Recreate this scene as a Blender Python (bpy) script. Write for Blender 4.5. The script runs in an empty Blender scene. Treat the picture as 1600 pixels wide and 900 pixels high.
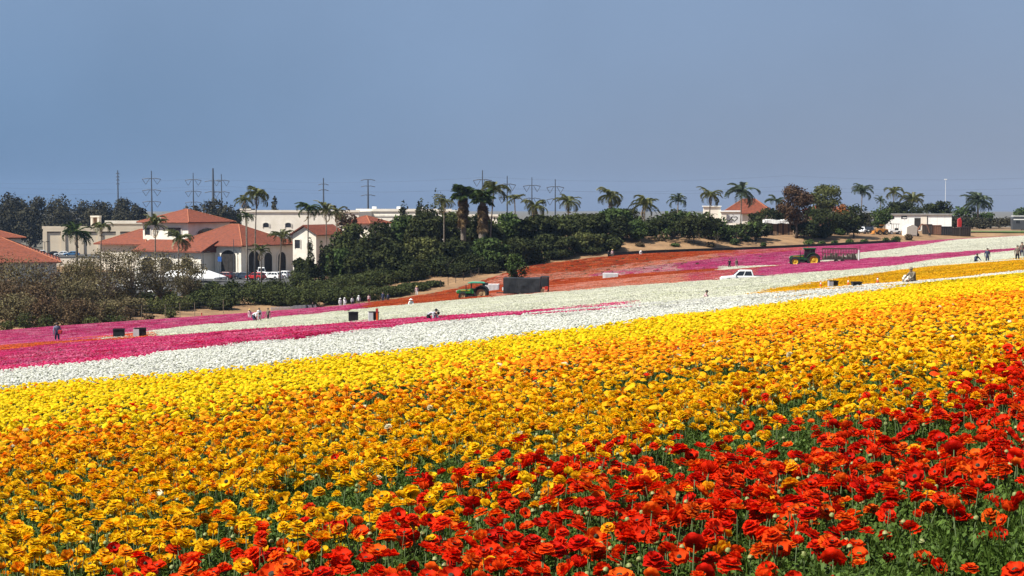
import bpy, bmesh, math, random
import numpy as np
from mathutils import Vector, Matrix

# ------------------------------------------------------------------ camera, sky, sun, exposure
scene = bpy.context.scene
C = scene.collection
F = 2400.0                      # focal length in pixels of a 1600 px wide picture
PITCH = math.atan((450 - 320) / F)
cp, sp = math.cos(PITCH), math.sin(PITCH)
cam_d = bpy.data.cameras.new('camera'); cam = bpy.data.objects.new('camera', cam_d); C.objects.link(cam)
cam_d.sensor_width = 36.0; cam_d.lens = 36.0 * F / 1600.0
cam_d.clip_start = 0.1; cam_d.clip_end = 30000
cam.location = (0, 0, 0); cam.rotation_euler = (math.pi / 2 - PITCH, 0, 0)
scene.camera = cam

SUN_DIR = Vector((-0.55, -0.24, 0.80)).normalized()      # towards the sun
world = bpy.data.worlds.new('World'); scene.world = world; world.use_nodes = True
wn = world.node_tree.nodes; wl = world.node_tree.links
for n in list(wn): wn.remove(n)
sky = wn.new('ShaderNodeTexSky'); sky.sky_type = 'NISHITA'; sky.sun_disc = False
sky.sun_elevation = math.asin(SUN_DIR.z); sky.sun_rotation = math.atan2(SUN_DIR.x, SUN_DIR.y)
sky.air_density = 1.0; sky.dust_density = 0.3; sky.ozone_density = 2.0
geo = wn.new('ShaderNodeTexCoord'); sep = wn.new('ShaderNodeSeparateXYZ'); wl.new(geo.outputs['Generated'], sep.inputs[0])
rampx = wn.new('ShaderNodeMapRange'); rampx.interpolation_type = 'SMOOTHSTEP'
rampx.inputs['From Min'].default_value = -0.42; rampx.inputs['From Max'].default_value = 0.38
wl.new(sep.outputs['X'], rampx.inputs['Value'])
slate = wn.new('ShaderNodeMix'); slate.data_type = 'RGBA'
slate.inputs['A'].default_value = (0.42, 1.03, 2.12, 1); slate.inputs['B'].default_value = (1.14, 1.36, 1.98, 1)
wl.new(rampx.outputs['Result'], slate.inputs['Factor'])
rampz = wn.new('ShaderNodeMapRange'); rampz.inputs['From Min'].default_value = -0.02; rampz.inputs['From Max'].default_value = 0.16
rampz.interpolation_type = 'SMOOTHSTEP'
wl.new(sep.outputs['Z'], rampz.inputs['Value'])
high = wn.new('ShaderNodeMix'); high.data_type = 'RGBA'; high.inputs['B'].default_value = (1.26, 1.80, 2.72, 1)
mz = wn.new('ShaderNodeMath'); mz.operation = 'MULTIPLY'; mz.inputs[1].default_value = 0.75; wl.new(rampz.outputs['Result'], mz.inputs[0])
wl.new(mz.outputs[0], high.inputs['Factor']); wl.new(slate.outputs['Result'], high.inputs['A'])
mixs = wn.new('ShaderNodeMix'); mixs.data_type = 'RGBA'; mixs.inputs['Factor'].default_value = 0.94     # marine haze veils the clear sky
wl.new(sky.outputs[0], mixs.inputs['A']); wl.new(high.outputs['Result'], mixs.inputs['B'])
nz = wn.new('ShaderNodeTexNoise'); nz.inputs['Scale'].default_value = 5.0; nz.inputs['Detail'].default_value = 5; wl.new(geo.outputs['Generated'], nz.inputs['Vector'])      # uneven veil
nr = wn.new('ShaderNodeMapRange'); nr.inputs['From Min'].default_value = .3; nr.inputs['From Max'].default_value = .7; nr.inputs['To Min'].default_value = .94; nr.inputs['To Max'].default_value = 1.06; wl.new(nz.outputs['Fac'], nr.inputs['Value'])
nv = wn.new('ShaderNodeVectorMath'); nv.operation = 'SCALE'; wl.new(mixs.outputs['Result'], nv.inputs[0]); wl.new(nr.outputs['Result'], nv.inputs['Scale'])
bg = wn.new('ShaderNodeBackground'); bg.inputs['Strength'].default_value = 0.1
wo = wn.new('ShaderNodeOutputWorld'); wl.new(nv.outputs[0], bg.inputs[0]); wl.new(bg.outputs[0], wo.inputs[0])

sun_d = bpy.data.lights.new('sun', 'SUN'); sun_d.energy = 5.0; sun_d.angle = math.radians(0.5); sun_d.color = (1.0, 0.955, 0.87)
sun = bpy.data.objects.new('sun', sun_d); C.objects.link(sun)
sun.rotation_euler = (-SUN_DIR).to_track_quat('-Z', 'Y').to_euler()
vs = scene.view_settings; vs.view_transform = 'Standard'; vs.look = 'None'; vs.exposure = 0.88; vs.gamma = 1.0
vs.use_curve_mapping = False
scene.cycles.max_bounces = 6; scene.cycles.transparent_max_bounces = 8
scene.cycles.use_denoising = True

random.seed(7); rng = np.random.default_rng(7)

# ------------------------------------------------------------------ surveying helpers
def ray(px, py):
    a = (px - 800) / F; b = -(py - 450) / F
    return np.array([a, cp + b * sp, -sp + b * cp])
def at(px, py, d):
    r = ray(px, py); return Vector(r * (d / r[1]))
UX, UY = 0.790, 0.613                                  # the flower rows run this way
def uv(x, y): return x * UX + y * UY, -x * UY + y * UX
def xy(u, v): return u * UX - v * UY, u * UY + v * UX
def sstep(a, b, t):
    t = np.clip((t - a) / (b - a), 0, 1); return t * t * (3 - 2 * t)

# field surface: a tilted hillside plane plus surveyed departures from it (thin plate spline)
def plane(x, y): return -1.2 + 0.092 * np.clip(x, -500, 500) - 0.0514 * np.clip(y, -80, 700)
SURVEY = [(90, 531, 120), (400, 503, 150), (745, 465, 178), (1160, 436, 155), (1270, 413, 225), (1302, 449, 80), (1425, 441, 82),
          (671, 500, 80), (551, 502, 96), (184, 527, 100), (0, 517, 200), (250, 500, 225), (480, 483, 252), (640, 463, 272),
          (760, 436, 290), (826, 416, 305), (960, 399.5, 312), (1150, 391, 325), (1300, 384, 345), (1450, 376, 362), (1600, 368, 385),
          (-300, 548, 190), (1900, 352, 400), (900, 447, 200), (1050, 430, 215), (1500, 400, 230), (1600, 409, 118), (1300, 459.5, 58), (1300, 478, 38), (672, 512, 58), (672, 530, 40), (1000, 482.5, 58), (1000, 502, 38), (1600, 430, 58), (1600, 449, 38), (1000, 474, 80), (1000, 460, 115), (672, 487, 115)]
ctl = []
for (a, b, d) in SURVEY:
    p = at(a, b, d); ctl.append((p.x, p.y, p.z - float(plane(p.x, p.y))))
for (x, y) in ((0, 0), (-9, 6), (9, 6), (0, 14), (-10, 22), (10, 22), (-18, 45), (-30, 62), (-60, 10), (60, 10), (-90, 60), (0, -40), (60, -40), (-60, -40)):
    ctl.append((x, y, 0.0))
ctl = np.array(ctl); K = len(ctl)
def tk(r2): return np.where(r2 > 1e-9, r2 * np.log(np.maximum(r2, 1e-9)), 0.0)
sc_ = 100.0; cx_, cy_ = ctl[:, 0] / sc_, ctl[:, 1] / sc_
A = np.zeros((K + 3, K + 3))
A[:K, :K] = tk((cx_[:, None] - cx_[None]) ** 2 + (cy_[:, None] - cy_[None]) ** 2) + np.eye(K) * 0.002
A[:K, K] = 1; A[:K, K + 1] = cx_; A[:K, K + 2] = cy_; A[K:, :K] = A[:K, K:].T
W_ = np.linalg.solve(A, np.concatenate([ctl[:, 2], np.zeros(3)]))
def top(x, y):
    x = np.asarray(x, float); y = np.asarray(y, float)
    xs = np.clip(x, -160, 220) / sc_; ys = np.clip(y, -60, 430) / sc_
    r = W_[K] + W_[K + 1] * xs + W_[K + 2] * ys
    for i in range(K): r = r + W_[i] * tk((xs - cx_[i]) ** 2 + (ys - cy_[i]) ** 2)
    return plane(x, y) + r
FH = 0.40                                              # height of the flowers over the soil
def hit(px, py):
    r = ray(px, py); ds = np.concatenate([np.arange(2, 60, .25), np.arange(60, 440, .5)])
    P = r[None] * (ds / r[1])[:, None]; g = P[:, 2] - top(P[:, 0], P[:, 1])
    k = np.nonzero(g < 0)[0]
    k = k[0] if len(k) else int(np.argmin(g[ds > 60])) + int((ds <= 60).sum())
    return P[k, 0], P[k, 1]
EDGE = [(-300, 548, 190), (0, 519, 200), (100, 514, 208), (250, 502, 225), (390, 494, 243), (487, 485, 253), (562, 478, 262), (650, 466, 272), (712, 459, 278),
        (760, 437, 290), (826, 416, 305), (875, 410, 308), (960, 401, 312), (1050, 396, 318), (1150, 391, 325), (1280, 386, 342), (1375, 381, 352), (1450, 377, 362), (1600, 371, 385), (1900, 352, 400)]
eu, ev = zip(*sorted(uv((a - 800) / F * d, d) for a, b, d in EDGE))
def v_edge(u): return np.interp(u, eu, ev)
def outer(x, y):
    t = x / np.maximum(y, 50)
    o = -17.6 + 10.3 * sstep(-0.14, 0.06, t)
    return o + (-21 - o) * sstep(520, 900, np.hypot(x, y))
def ground(x, y):
    x = np.asarray(x, float); y = np.asarray(y, float)
    u, v = uv(x, y)
    m = sstep(2, 24, v - v_edge(u)); m = np.maximum(m, sstep(420, 700, np.hypot(x, np.maximum(y, 0))))
    return (top(x, y) - FH) * (1 - m) + outer(x, y) * m
def gz(x, y): return float(ground(x, y))
def spot(px, d):
    x = (px - 800) / F * d; return Vector((x, d, gz(x, d)))

# ------------------------------------------------------------------ materials
def nt(name):
    m = bpy.data.materials.new(name); m.use_nodes = True; n = m.node_tree.nodes; l = m.node_tree.links
    return m, n, l, n['Principled BSDF']
def col4(c): return (c[0], c[1], c[2], 1)
def pm(name, a, b=None, scale=3.0, rough=0.75, bump=0.0, metal=0.0, spec=0.3, island=0.0, trans=0.0):
    m, n, l, p = nt(name); b = b or tuple(min(1, x * 0.75) for x in a)
    tc = n.new('ShaderNodeTexCoord'); no = n.new('ShaderNodeTexNoise'); no.inputs['Scale'].default_value = scale; no.inputs['Detail'].default_value = 6
    l.new(tc.outputs['Object'], no.inputs['Vector'])
    mr = n.new('ShaderNodeMapRange'); mr.inputs['From Min'].default_value = .35; mr.inputs['From Max'].default_value = .65; l.new(no.outputs['Fac'], mr.inputs['Value'])
    mx = n.new('ShaderNodeMix'); mx.data_type = 'RGBA'; mx.inputs['A'].default_value = col4(a); mx.inputs['B'].default_value = col4(b); l.new(mr.outputs['Result'], mx.inputs['Factor'])
    out = mx.outputs['Result']
    if island:
        g = n.new('ShaderNodeNewGeometry'); r2 = n.new('ShaderNodeMapRange'); l.new(g.outputs['Random Per Island'], r2.inputs['Value'])
        r2.inputs['To Min'].default_value = 1 - island; r2.inputs['To Max'].default_value = 1 + island
        vm = n.new('ShaderNodeVectorMath'); vm.operation = 'SCALE'; l.new(out, vm.inputs[0]); l.new(r2.outputs['Result'], vm.inputs['Scale']); out = vm.outputs[0]
    l.new(out, p.inputs['Base Color']); p.inputs['Roughness'].default_value = rough; p.inputs['Metallic'].default_value = metal
    p.inputs['Specular IOR Level'].default_value = spec
    if bump:
        bn = n.new('ShaderNodeBump'); bn.inputs['Strength'].default_value = bump; bn.inputs['Distance'].default_value = 0.1
        l.new(no.outputs['Fac'], bn.inputs['Height']); l.new(bn.outputs[0], p.inputs['Normal'])
    if trans:
        t = n.new('ShaderNodeBsdfTranslucent'); l.new(out, t.inputs['Color']); ms = n.new('ShaderNodeMixShader'); ms.inputs[0].default_value = trans
        l.new(p.outputs[0], ms.inputs[1]); l.new(t.outputs[0], ms.inputs[2]); l.new(ms.outputs[0], n['Material Output'].inputs[0])
    return m
def petal_mat(name, two=False, edge=True):
    m, n, l, p = nt(name)
    at1 = n.new('ShaderNodeAttribute'); at1.attribute_type = 'INSTANCER'; at1.attribute_name = 'tint'; out = at1.outputs['Color']
    g = n.new('ShaderNodeNewGeometry')
    if two:
        at2 = n.new('ShaderNodeAttribute'); at2.attribute_type = 'INSTANCER'; at2.attribute_name = 'tint2'
        mx = n.new('ShaderNodeMix'); mx.data_type = 'RGBA'; l.new(g.outputs['Random Per Island'], mx.inputs['Factor']); l.new(out, mx.inputs['A']); l.new(at2.outputs['Color'], mx.inputs['B']); out = mx.outputs['Result']
    mr = n.new('ShaderNodeMapRange'); mr.inputs['To Min'].default_value = 0.66 if two else 0.82; mr.inputs['To Max'].default_value = 1.08; l.new(g.outputs['Random Per Island'], mr.inputs['Value'])
    vm = n.new('ShaderNodeVectorMath'); vm.operation = 'SCALE'; l.new(out, vm.inputs[0]); l.new(mr.outputs['Result'], vm.inputs['Scale'])
    l.new(vm.outputs[0], p.inputs['Base Color']); p.inputs['Roughness'].default_value = 0.7; p.inputs['Specular IOR Level'].default_value = 0.12
    t = n.new('ShaderNodeBsdfTranslucent'); l.new(vm.outputs[0], t.inputs['Color']); ms = n.new('ShaderNodeMixShader'); ms.inputs[0].default_value = 0.52
    l.new(p.outputs[0], ms.inputs[1]); l.new(t.outputs[0], ms.inputs[2]); l.new(ms.outputs[0], n['Material Output'].inputs[0])
    return m
def tile_mat(name, a, b):
    m, n, l, p = nt(name); tc = n.new('ShaderNodeTexCoord')
    no = n.new('ShaderNodeTexNoise'); no.inputs['Scale'].default_value = 1.3; no.inputs['Detail'].default_value = 8; no.inputs['Roughness'].default_value = .75; l.new(tc.outputs['Object'], no.inputs['Vector'])
    mr = n.new('ShaderNodeMapRange'); mr.inputs['From Min'].default_value = .35; mr.inputs['From Max'].default_value = .65; l.new(no.outputs['Fac'], mr.inputs['Value'])
    mx = n.new('ShaderNodeMix'); mx.data_type = 'RGBA'; mx.inputs['A'].default_value = col4(a); mx.inputs['B'].default_value = col4(b); l.new(mr.outputs['Result'], mx.inputs['Factor'])
    wv = n.new('ShaderNodeTexWave'); wv.bands_direction = 'Z'; wv.inputs['Scale'].default_value = 1.2; wv.inputs['Distortion'].default_value = 1.5; l.new(tc.outputs['Object'], wv.inputs['Vector'])
    bn = n.new('ShaderNodeBump'); bn.inputs['Strength'].default_value = 1; bn.inputs['Distance'].default_value = .25; l.new(wv.outputs['Fac'], bn.inputs['Height']); l.new(bn.outputs[0], p.inputs['Normal'])
    l.new(mx.outputs['Result'], p.inputs['Base Color']); p.inputs['Roughness'].default_value = .85
    return m
M = {}
M['stucco'] = pm('stucco', (.74, .69, .60), (.66, .60, .50), .6, .9, .1)
M['white_wall'] = pm('white_wall', (.78, .73, .64), (.70, .65, .55), .5, .9, .1)
M['tan_wall'] = pm('tan_wall', (.66, .56, .42), (.60, .50, .37), .4, .9, .1)
M['trim'] = pm('trim', (.74, .70, .62), None, 1, .8)
M['roof_tile'] = tile_mat('roof_tile', (.26, .056, .018), (.13, .030, .012))
M['roof_tile_dull'] = tile_mat('roof_tile_dull', (.32, .08, .035), (.22, .055, .028))
M['ridge_tile'] = pm('ridge_tile', (.36, .13, .06), (.26, .08, .04), 3, .85)
M['glass'] = pm('glass', (.012, .014, .018), (.03, .035, .045), .7, .12, 0, 0, .5)
M['dark_open'] = pm('dark_open', (.02, .018, .016), (.035, .03, .027), 1, .9)
M['grey_roof'] = pm('grey_roof', (.30, .29, .28), (.22, .21, .20), 1, .8)
M['white_metal'] = pm('white_metal', (.84, .84, .82), (.76, .76, .73), 2, .5)
M['asphalt'] = pm('asphalt', (.075, .072, .07), (.05, .05, .05), 1, .9, .2)
M['bark'] = pm('bark', (.10, .075, .055), (.05, .038, .03), 3, .95, .5)
M['palm_bark'] = pm('palm_bark', (.20, .165, .13), (.11, .09, .07), 4, .95, .5)
M['pale_bark'] = pm('pale_bark', (.27, .22, .16), (.15, .12, .09), 3, .95, .4)
M['leaf_dark'] = pm('leaf_dark', (.022, .029, .010), (.042, .048, .015), .35, .85, 0, 0, .08, .45, .12)
M['leaf_mid'] = pm('leaf_mid', (.040, .066, .018), (.062, .088, .024), .4, .85, 0, 0, .08, .4, .15)
M['leaf_olive'] = pm('leaf_olive', (.066, .074, .024), (.090, .094, .030), .5, .85, 0, 0, .08, .4, .15)
M['leaf_hedge'] = pm('leaf_hedge', (.036, .046, .014), (.058, .066, .020), .5, .85, 0, 0, .08, .4, .12)
M['leaf_euc'] = pm('leaf_euc', (.038, .036, .022), (.050, .046, .027), .2, .85, 0, 0, .08, .35, .1)
M['leaf_rust'] = pm('leaf_rust', (.062, .036, .022), (.085, .050, .026), .5, .85, 0, 0, .08, .4, .12)
M['leaf_brown'] = pm('leaf_brown', (.115, .070, .038), (.090, .070, .032), .35, .8, 0, 0, .1, .4, .12)
M['leaf_tan'] = pm('leaf_tan', (.140, .112, .056), (.110, .096, .042), .5, .8, 0, 0, .1, .4, .15)
M['leaf_palm'] = pm('leaf_palm', (.085, .105, .030), (.13, .125, .035), .6, .5, 0, 0, .35, .35, .2)
M['leaf_palm_blue'] = pm('leaf_palm_blue', (.060, .088, .050), (.085, .110, .060), .6, .5, 0, 0, .35, .35, .2)
M['leaf_dead'] = pm('leaf_dead', (.20, .135, .065), (.13, .09, .05), 1, .9, 0, 0, .1, .3, .1)
M['leaf_orange'] = pm('leaf_orange', (.36, .10, .025), (.18, .09, .03), .8, .8, 0, 0, .1, .4, .15)
M['flower_leaf'] = pm('flower_leaf', (.045, .085, .012), (.080, .125, .020), 1.5, .6, 0, 0, .16, .5, .25)
M['stem'] = pm('stem', (.045, .075, .018), (.07, .10, .03), 8, .6, 0, 0, .3, .2)
M['bud'] = pm('bud', (.16, .20, .06), (.26, .23, .09), 20, .5)
M['eye'] = pm('eye', (.018, .014, .012), (.04, .05, .02), 60, .7, .4)
M['petal'] = petal_mat('petal'); M['petal_far'] = petal_mat('petal_far', True)
M['tyre'] = pm('tyre', (.018, .018, .018), (.03, .028, .025), 6, .9)
M['rim_yellow'] = pm('rim_yellow', (.62, .36, .02), (.5, .28, .02), 4, .5)
M['rim_grey'] = pm('rim_grey', (.45, .45, .46), None, 4, .35, 0, .8)
M['rim_tan'] = pm('rim_tan', (.40, .27, .13), (.30, .2, .1), 4, .7)
M['tractor_green'] = pm('tractor_green', (.025, .19, .035), (.02, .15, .03), 4, .4, 0, 0, .5)
M['dark_green'] = pm('dark_green', (.012, .07, .02), (.010, .055, .016), 4, .4, 0, 0, .5)
M['canopy_green'] = pm('canopy_green', (.06, .33, .20), (.05, .27, .17), 4, .5)
M['black'] = pm('black', (.018, .019, .022), (.030, .031, .035), 2, .6, .2)
M['dark_metal'] = pm('dark_metal', (.05, .05, .052), (.035, .033, .03), 3, .55, 0, .4)
M['steel'] = pm('steel', (.085, .09, .10), (.065, .07, .08), 1, .6, 0, .3)
M['white_paint'] = pm('white_paint', (.80, .80, .79), (.76, .76, .74), 2, .3, 0, 0, .5)
M['red_paint'] = pm('red_paint', (.42, .02, .02), (.36, .015, .015), 2, .3, 0, 0, .5)
M['dark_red_paint'] = pm('dark_red_paint', (.15, .012, .015), None, 2, .3, 0, 0, .5)
M['blue_paint'] = pm('blue_paint', (.025, .04, .07), None, 2, .3, 0, 0, .5)
M['black_paint'] = pm('black_paint', (.015, .015, .018), None, 2, .3, 0, 0, .5)
M['silver_paint'] = pm('silver_paint', (.45, .46, .48), None, 2, .3, 0, .4, .5)
M['sky_blue_paint'] = pm('sky_blue_paint', (.08, .22, .42), None, 2, .3, 0, 0, .5)
M['lamp_lens'] = pm('lamp_lens', (.75, .75, .7), None, 4, .1, 0, 0, .6)
M['tail_lens'] = pm('tail_lens', (.5, .02, .01), None, 4, .2, 0, 0, .6)
M['orange_plastic'] = pm('orange_plastic', (.80, .13, .02), (.7, .1, .02), 5, .5)
M['machine_orange'] = pm('machine_orange', (.50, .20, .03), (.35, .14, .03), 3, .6)
M['wood'] = pm('wood', (.24, .15, .09), (.15, .09, .055), 4, .85, .2)
M['wood_dark'] = pm('wood_dark', (.075, .055, .045), (.05, .037, .03), 4, .85, .2)
M['rust_wood'] = pm('rust_wood', (.26, .12, .075), (.19, .085, .055), 4, .85, .2)
M['skin'] = pm('skin', (.42, .25, .17), None, 6, .5)
M['hair'] = pm('hair', (.03, .022, .017), None, 6, .6)
M['cloth_white'] = pm('cloth_white', (.78, .77, .75), (.68, .68, .67), 6, .9)
M['cloth_grey'] = pm('cloth_grey', (.42, .42, .46), (.32, .32, .36), 6, .9)
M['cloth_navy'] = pm('cloth_navy', (.035, .045, .09), (.05, .06, .11), 6, .9)
M['cloth_slate'] = pm('cloth_slate', (.12, .14, .22), (.16, .16, .22), 9, .9)
M['cloth_black'] = pm('cloth_black', (.018, .018, .022), None, 6, .9)
M['cloth_brown'] = pm('cloth_brown', (.13, .10, .085), (.17, .13, .10), 6, .9)
M['cloth_olive'] = pm('cloth_olive', (.13, .11, .08), (.17, .14, .10), 6, .9)
M['cloth_red'] = pm('cloth_red', (.42, .03, .04), None, 6, .9)
M['cloth_pink'] = pm('cloth_pink', (.62, .40, .40), None, 6, .9)
M['straw'] = pm('straw', (.60, .42, .16), (.48, .33, .12), 12, .9)
M['sign_blue'] = pm('sign_blue', (.05, .17, .55), None, 3, .5)
M['tent'] = pm('tent', (.80, .80, .79), (.74, .74, .73), 1, .7)

# ------------------------------------------------------------------ mesh helpers
class MB:
    def __init__(s): s.v = []; s.f = []; s.m = []; s.smooth = False
    def add(s, vs, fs, mi=0):
        o = len(s.v); s.v += [tuple(p) for p in vs]; s.f += [tuple(o + i for i in f) for f in fs]; s.m += [mi] * len(fs); return s
    def box(s, x0, x1, y0, y1, z0, z1, mi=0):
        return s.add([(x0, y0, z0), (x1, y0, z0), (x1, y1, z0), (x0, y1, z0), (x0, y0, z1), (x1, y0, z1), (x1, y1, z1), (x0, y1, z1)],
                     [(3, 2, 1, 0), (4, 5, 6, 7), (0, 1, 5, 4), (1, 2, 6, 5), (2, 3, 7, 6), (3, 0, 4, 7)], mi)
    def tube(s, pts, rad, n=6, mi=0, cap=True):
        pts = [Vector(p) for p in pts]; rad = rad if hasattr(rad, '__len__') else [rad] * len(pts); rings = []
        for i, p in enumerate(pts):
            t = (pts[min(i + 1, len(pts) - 1)] - pts[max(i - 1, 0)]).normalized()
            a = t.cross(Vector((0, 0, 1)) if abs(t.z) < .9 else Vector((1, 0, 0))).normalized(); b = t.cross(a)
            rings.append([p + (a * math.cos(6.28319 * k / n) + b * math.sin(6.28319 * k / n)) * rad[i] for k in range(n)])
        vs = [q for r in rings for q in r]
        fs = [(i * n + k, i * n + (k + 1) % n, (i + 1) * n + (k + 1) % n, (i + 1) * n + k) for i in range(len(pts) - 1) for k in range(n)]
        if cap: fs += [tuple(range(n)), tuple((len(pts) - 1) * n + k for k in range(n))[::-1]]
        return s.add(vs, fs, mi)
    def prism(s, poly, axis, a, b, mi=0):                   # poly of 2-D points, pushed along axis from a to b
        def P(q, t): return (t, q[0], q[1]) if axis == 0 else ((q[0], t, q[1]) if axis == 1 else (q[0], q[1], t))
        n = len(poly)
        return s.add([P(q, a) for q in poly] + [P(q, b) for q in poly],
                     [tuple(range(n))[::-1], tuple(range(n, 2 * n))] + [(i, (i + 1) % n, n + (i + 1) % n, n + i) for i in range(n)], mi)
    def hip(s, x0, x1, y0, y1, z0, z1, th=.25, mi=0):
        w, d = x1 - x0, y1 - y0; k = min(w, d) / 2 * .96
        if w >= d: r = [(x0 + k, (y0 + y1) / 2, z1), (x1 - k, (y0 + y1) / 2, z1)]
        else: r = [((x0 + x1) / 2, y0 + k, z1), ((x0 + x1) / 2, y1 - k, z1)]
        vs = [(x0, y0, z0 - th), (x1, y0, z0 - th), (x1, y1, z0 - th), (x0, y1, z0 - th), (x0, y0, z0), (x1, y0, z0), (x1, y1, z0), (x0, y1, z0)] + r
        fs = [(3, 2, 1, 0), (0, 1, 5, 4), (1, 2, 6, 5), (2, 3, 7, 6), (3, 0, 4, 7)]
        fs += [(4, 5, 9, 8), (5, 6, 9), (6, 7, 8, 9), (7, 4, 8)] if w >= d else [(4, 5, 8), (5, 6, 9, 8), (6, 7, 9), (7, 4, 8, 9)]
        return s.add(vs, fs, mi)
    def mesh(s, name, mats):
        me = bpy.data.meshes.new(name); me.from_pydata(s.v, [], s.f)
        for m in (mats if isinstance(mats, (list, tuple)) else [mats]): me.materials.append(M[m] if isinstance(m, str) else m)
        me.polygons.foreach_set('material_index', s.m)
        if s.smooth: me.polygons.foreach_set('use_smooth', [True] * len(s.f))
        bm = bmesh.new(); bm.from_mesh(me); bmesh.ops.recalc_face_normals(bm, faces=bm.faces); bm.to_mesh(me); bm.free()
        return me
    def build(s, name, mats, parent=None, loc=None, rz=0.0): return link(name, s.mesh(name, mats), parent, loc, rz)
def link(name, me, parent=None, loc=None, rz=0.0):
    o = bpy.data.objects.new(name, me); C.objects.link(o); o.parent = parent
    if loc is not None: o.location = loc
    if rz: o.rotation_euler = (0, 0, rz)
    return o
def np_mesh(name, V, Q, mats, mi=None, smooth=False):
    me = bpy.data.meshes.new(name); V = np.asarray(V, np.float32); Q = np.asarray(Q, np.int32); k = Q.shape[1]
    me.vertices.add(len(V)); me.vertices.foreach_set('co', V.ravel())
    me.loops.add(Q.size); me.loops.foreach_set('vertex_index', Q.ravel())
    me.polygons.add(len(Q)); me.polygons.foreach_set('loop_start', np.arange(len(Q), dtype=np.int32) * k)
    for m in (mats if isinstance(mats, (list, tuple)) else [mats]): me.materials.append(M[m] if isinstance(m, str) else m)
    if mi is not None: me.polygons.foreach_set('material_index', np.asarray(mi, np.int32))
    if smooth: me.polygons.foreach_set('use_smooth', np.ones(len(Q), bool))
    me.update(calc_edges=True); return me
def tag(o, label=None, cat=None, group=None, kind=None):
    if label: o['label'] = label
    if cat: o['category'] = cat
    if group: o['group'] = group
    if kind: o['kind'] = kind
    return o
def thing(name, label, cat, loc=(0, 0, 0), rz=0.0, group=None):
    o = bpy.data.objects.new(name, None); C.objects.link(o); o.location = loc; o.rotation_euler = (0, 0, rz); o.empty_display_size = .2
    return tag(o, label, cat, group)
ORD = ['first', 'second', 'third', 'fourth', 'fifth', 'sixth', 'seventh', 'eighth', 'ninth', 'tenth', 'eleventh', 'twelfth', 'thirteenth', 'fourteenth', 'fifteenth', 'sixteenth']

# ------------------------------------------------------------------ the ground
az = np.concatenate([np.radians(np.arange(-180, -36, 9.0)), np.radians(np.arange(-36, 36, 0.35)), np.radians(np.arange(36, 180, 9.0))])
rad = np.concatenate([np.geomspace(.6, 178, 70), np.arange(182, 440, 3.5), np.geomspace(448, 5000, 40)])
RR, AZ = np.meshgrid(rad, az, indexing='ij'); gx = RR * np.sin(AZ); gy = RR * np.cos(AZ); gh = ground(gx, gy)
na = len(az); V = np.stack([gx, gy, gh], -1).reshape(-1, 3); ii, jj = np.meshgrid(np.arange(len(rad) - 1), np.arange(na), indexing='ij')
j2 = (jj + 1) % na; Q = np.stack([ii * na + jj, ii * na + j2, (ii + 1) * na + j2, (ii + 1) * na + jj], -1).reshape(-1, 4)[:, ::-1]
V = np.concatenate([V, [[0, 0, gz(0, 0)]]])
gm, n, l, p = nt('earth')
atn = n.new('ShaderNodeAttribute'); atn.attribute_name = 'zone'
tc = n.new('ShaderNodeTexCoord'); no = n.new('ShaderNodeTexNoise'); no.inputs['Scale'].default_value = .22; no.inputs['Detail'].default_value = 9; no.inputs['Roughness'].default_value = .65; l.new(tc.outputs['Object'], no.inputs['Vector'])
def cramp(stops):
    r = n.new('ShaderNodeValToRGB'); e = r.color_ramp.elements
    while len(e) < len(stops): e.new(.5)
    for q, (t, c) in zip(e, stops): q.position = t; q.color = col4(c)
    l.new(no.outputs['Fac'], r.inputs[0]); return r.outputs[0]
soil = cramp([(.3, (.05, .034, .022)), (.7, (.10, .07, .046))]); dirt = cramp([(.3, (.12, .066, .030)), (.5, (.22, .125, .056)), (.72, (.30, .18, .085))])
farc = cramp([(.35, (.07, .065, .045)), (.65, (.12, .10, .07))])
m1 = n.new('ShaderNodeMix'); m1.data_type = 'RGBA'; l.new(atn.outputs['Fac'], m1.inputs['Factor'])
sx = n.new('ShaderNodeSeparateColor'); l.new(atn.outputs['Color'], sx.inputs[0]); l.new(sx.outputs[0], m1.inputs['Factor'])
l.new(soil, m1.inputs['A']); l.new(dirt, m1.inputs['B'])
m2 = n.new('ShaderNodeMix'); m2.data_type = 'RGBA'; l.new(sx.outputs[1], m2.inputs['Factor']); l.new(m1.outputs['Result'], m2.inputs['A']); l.new(farc, m2.inputs['B'])
l.new(m2.outputs['Result'], p.inputs['Base Color']); p.inputs['Roughness'].default_value = .95
n2 = n.new('ShaderNodeTexNoise'); n2.inputs['Scale'].default_value = 2.2; n2.inputs['Detail'].default_value = 8; l.new(tc.outputs['Object'], n2.inputs['Vector'])
bn = n.new('ShaderNodeBump'); bn.inputs['Strength'].default_value = .6; bn.inputs['Distance'].default_value = .35; l.new(n2.outputs['Fac'], bn.inputs['Height']); l.new(bn.outputs[0], p.inputs['Normal'])
me = np_mesh('ground', V, Q, gm, smooth=True)
uu, vv = uv(gx, gy); zone = np.zeros((len(V), 4), np.float32); zone[:-1, 0] = sstep(-1, 3, vv - v_edge(uu)).ravel(); zone[:-1, 1] = sstep(430, 620, RR).ravel(); zone[:, 3] = 1
ca = me.color_attributes.new('zone', 'FLOAT_COLOR', 'POINT'); ca.data.foreach_set('color', zone.ravel())
tag(link('ground', me), 'brown farm soil and tan dirt under the fields', None, None, 'structure')

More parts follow.
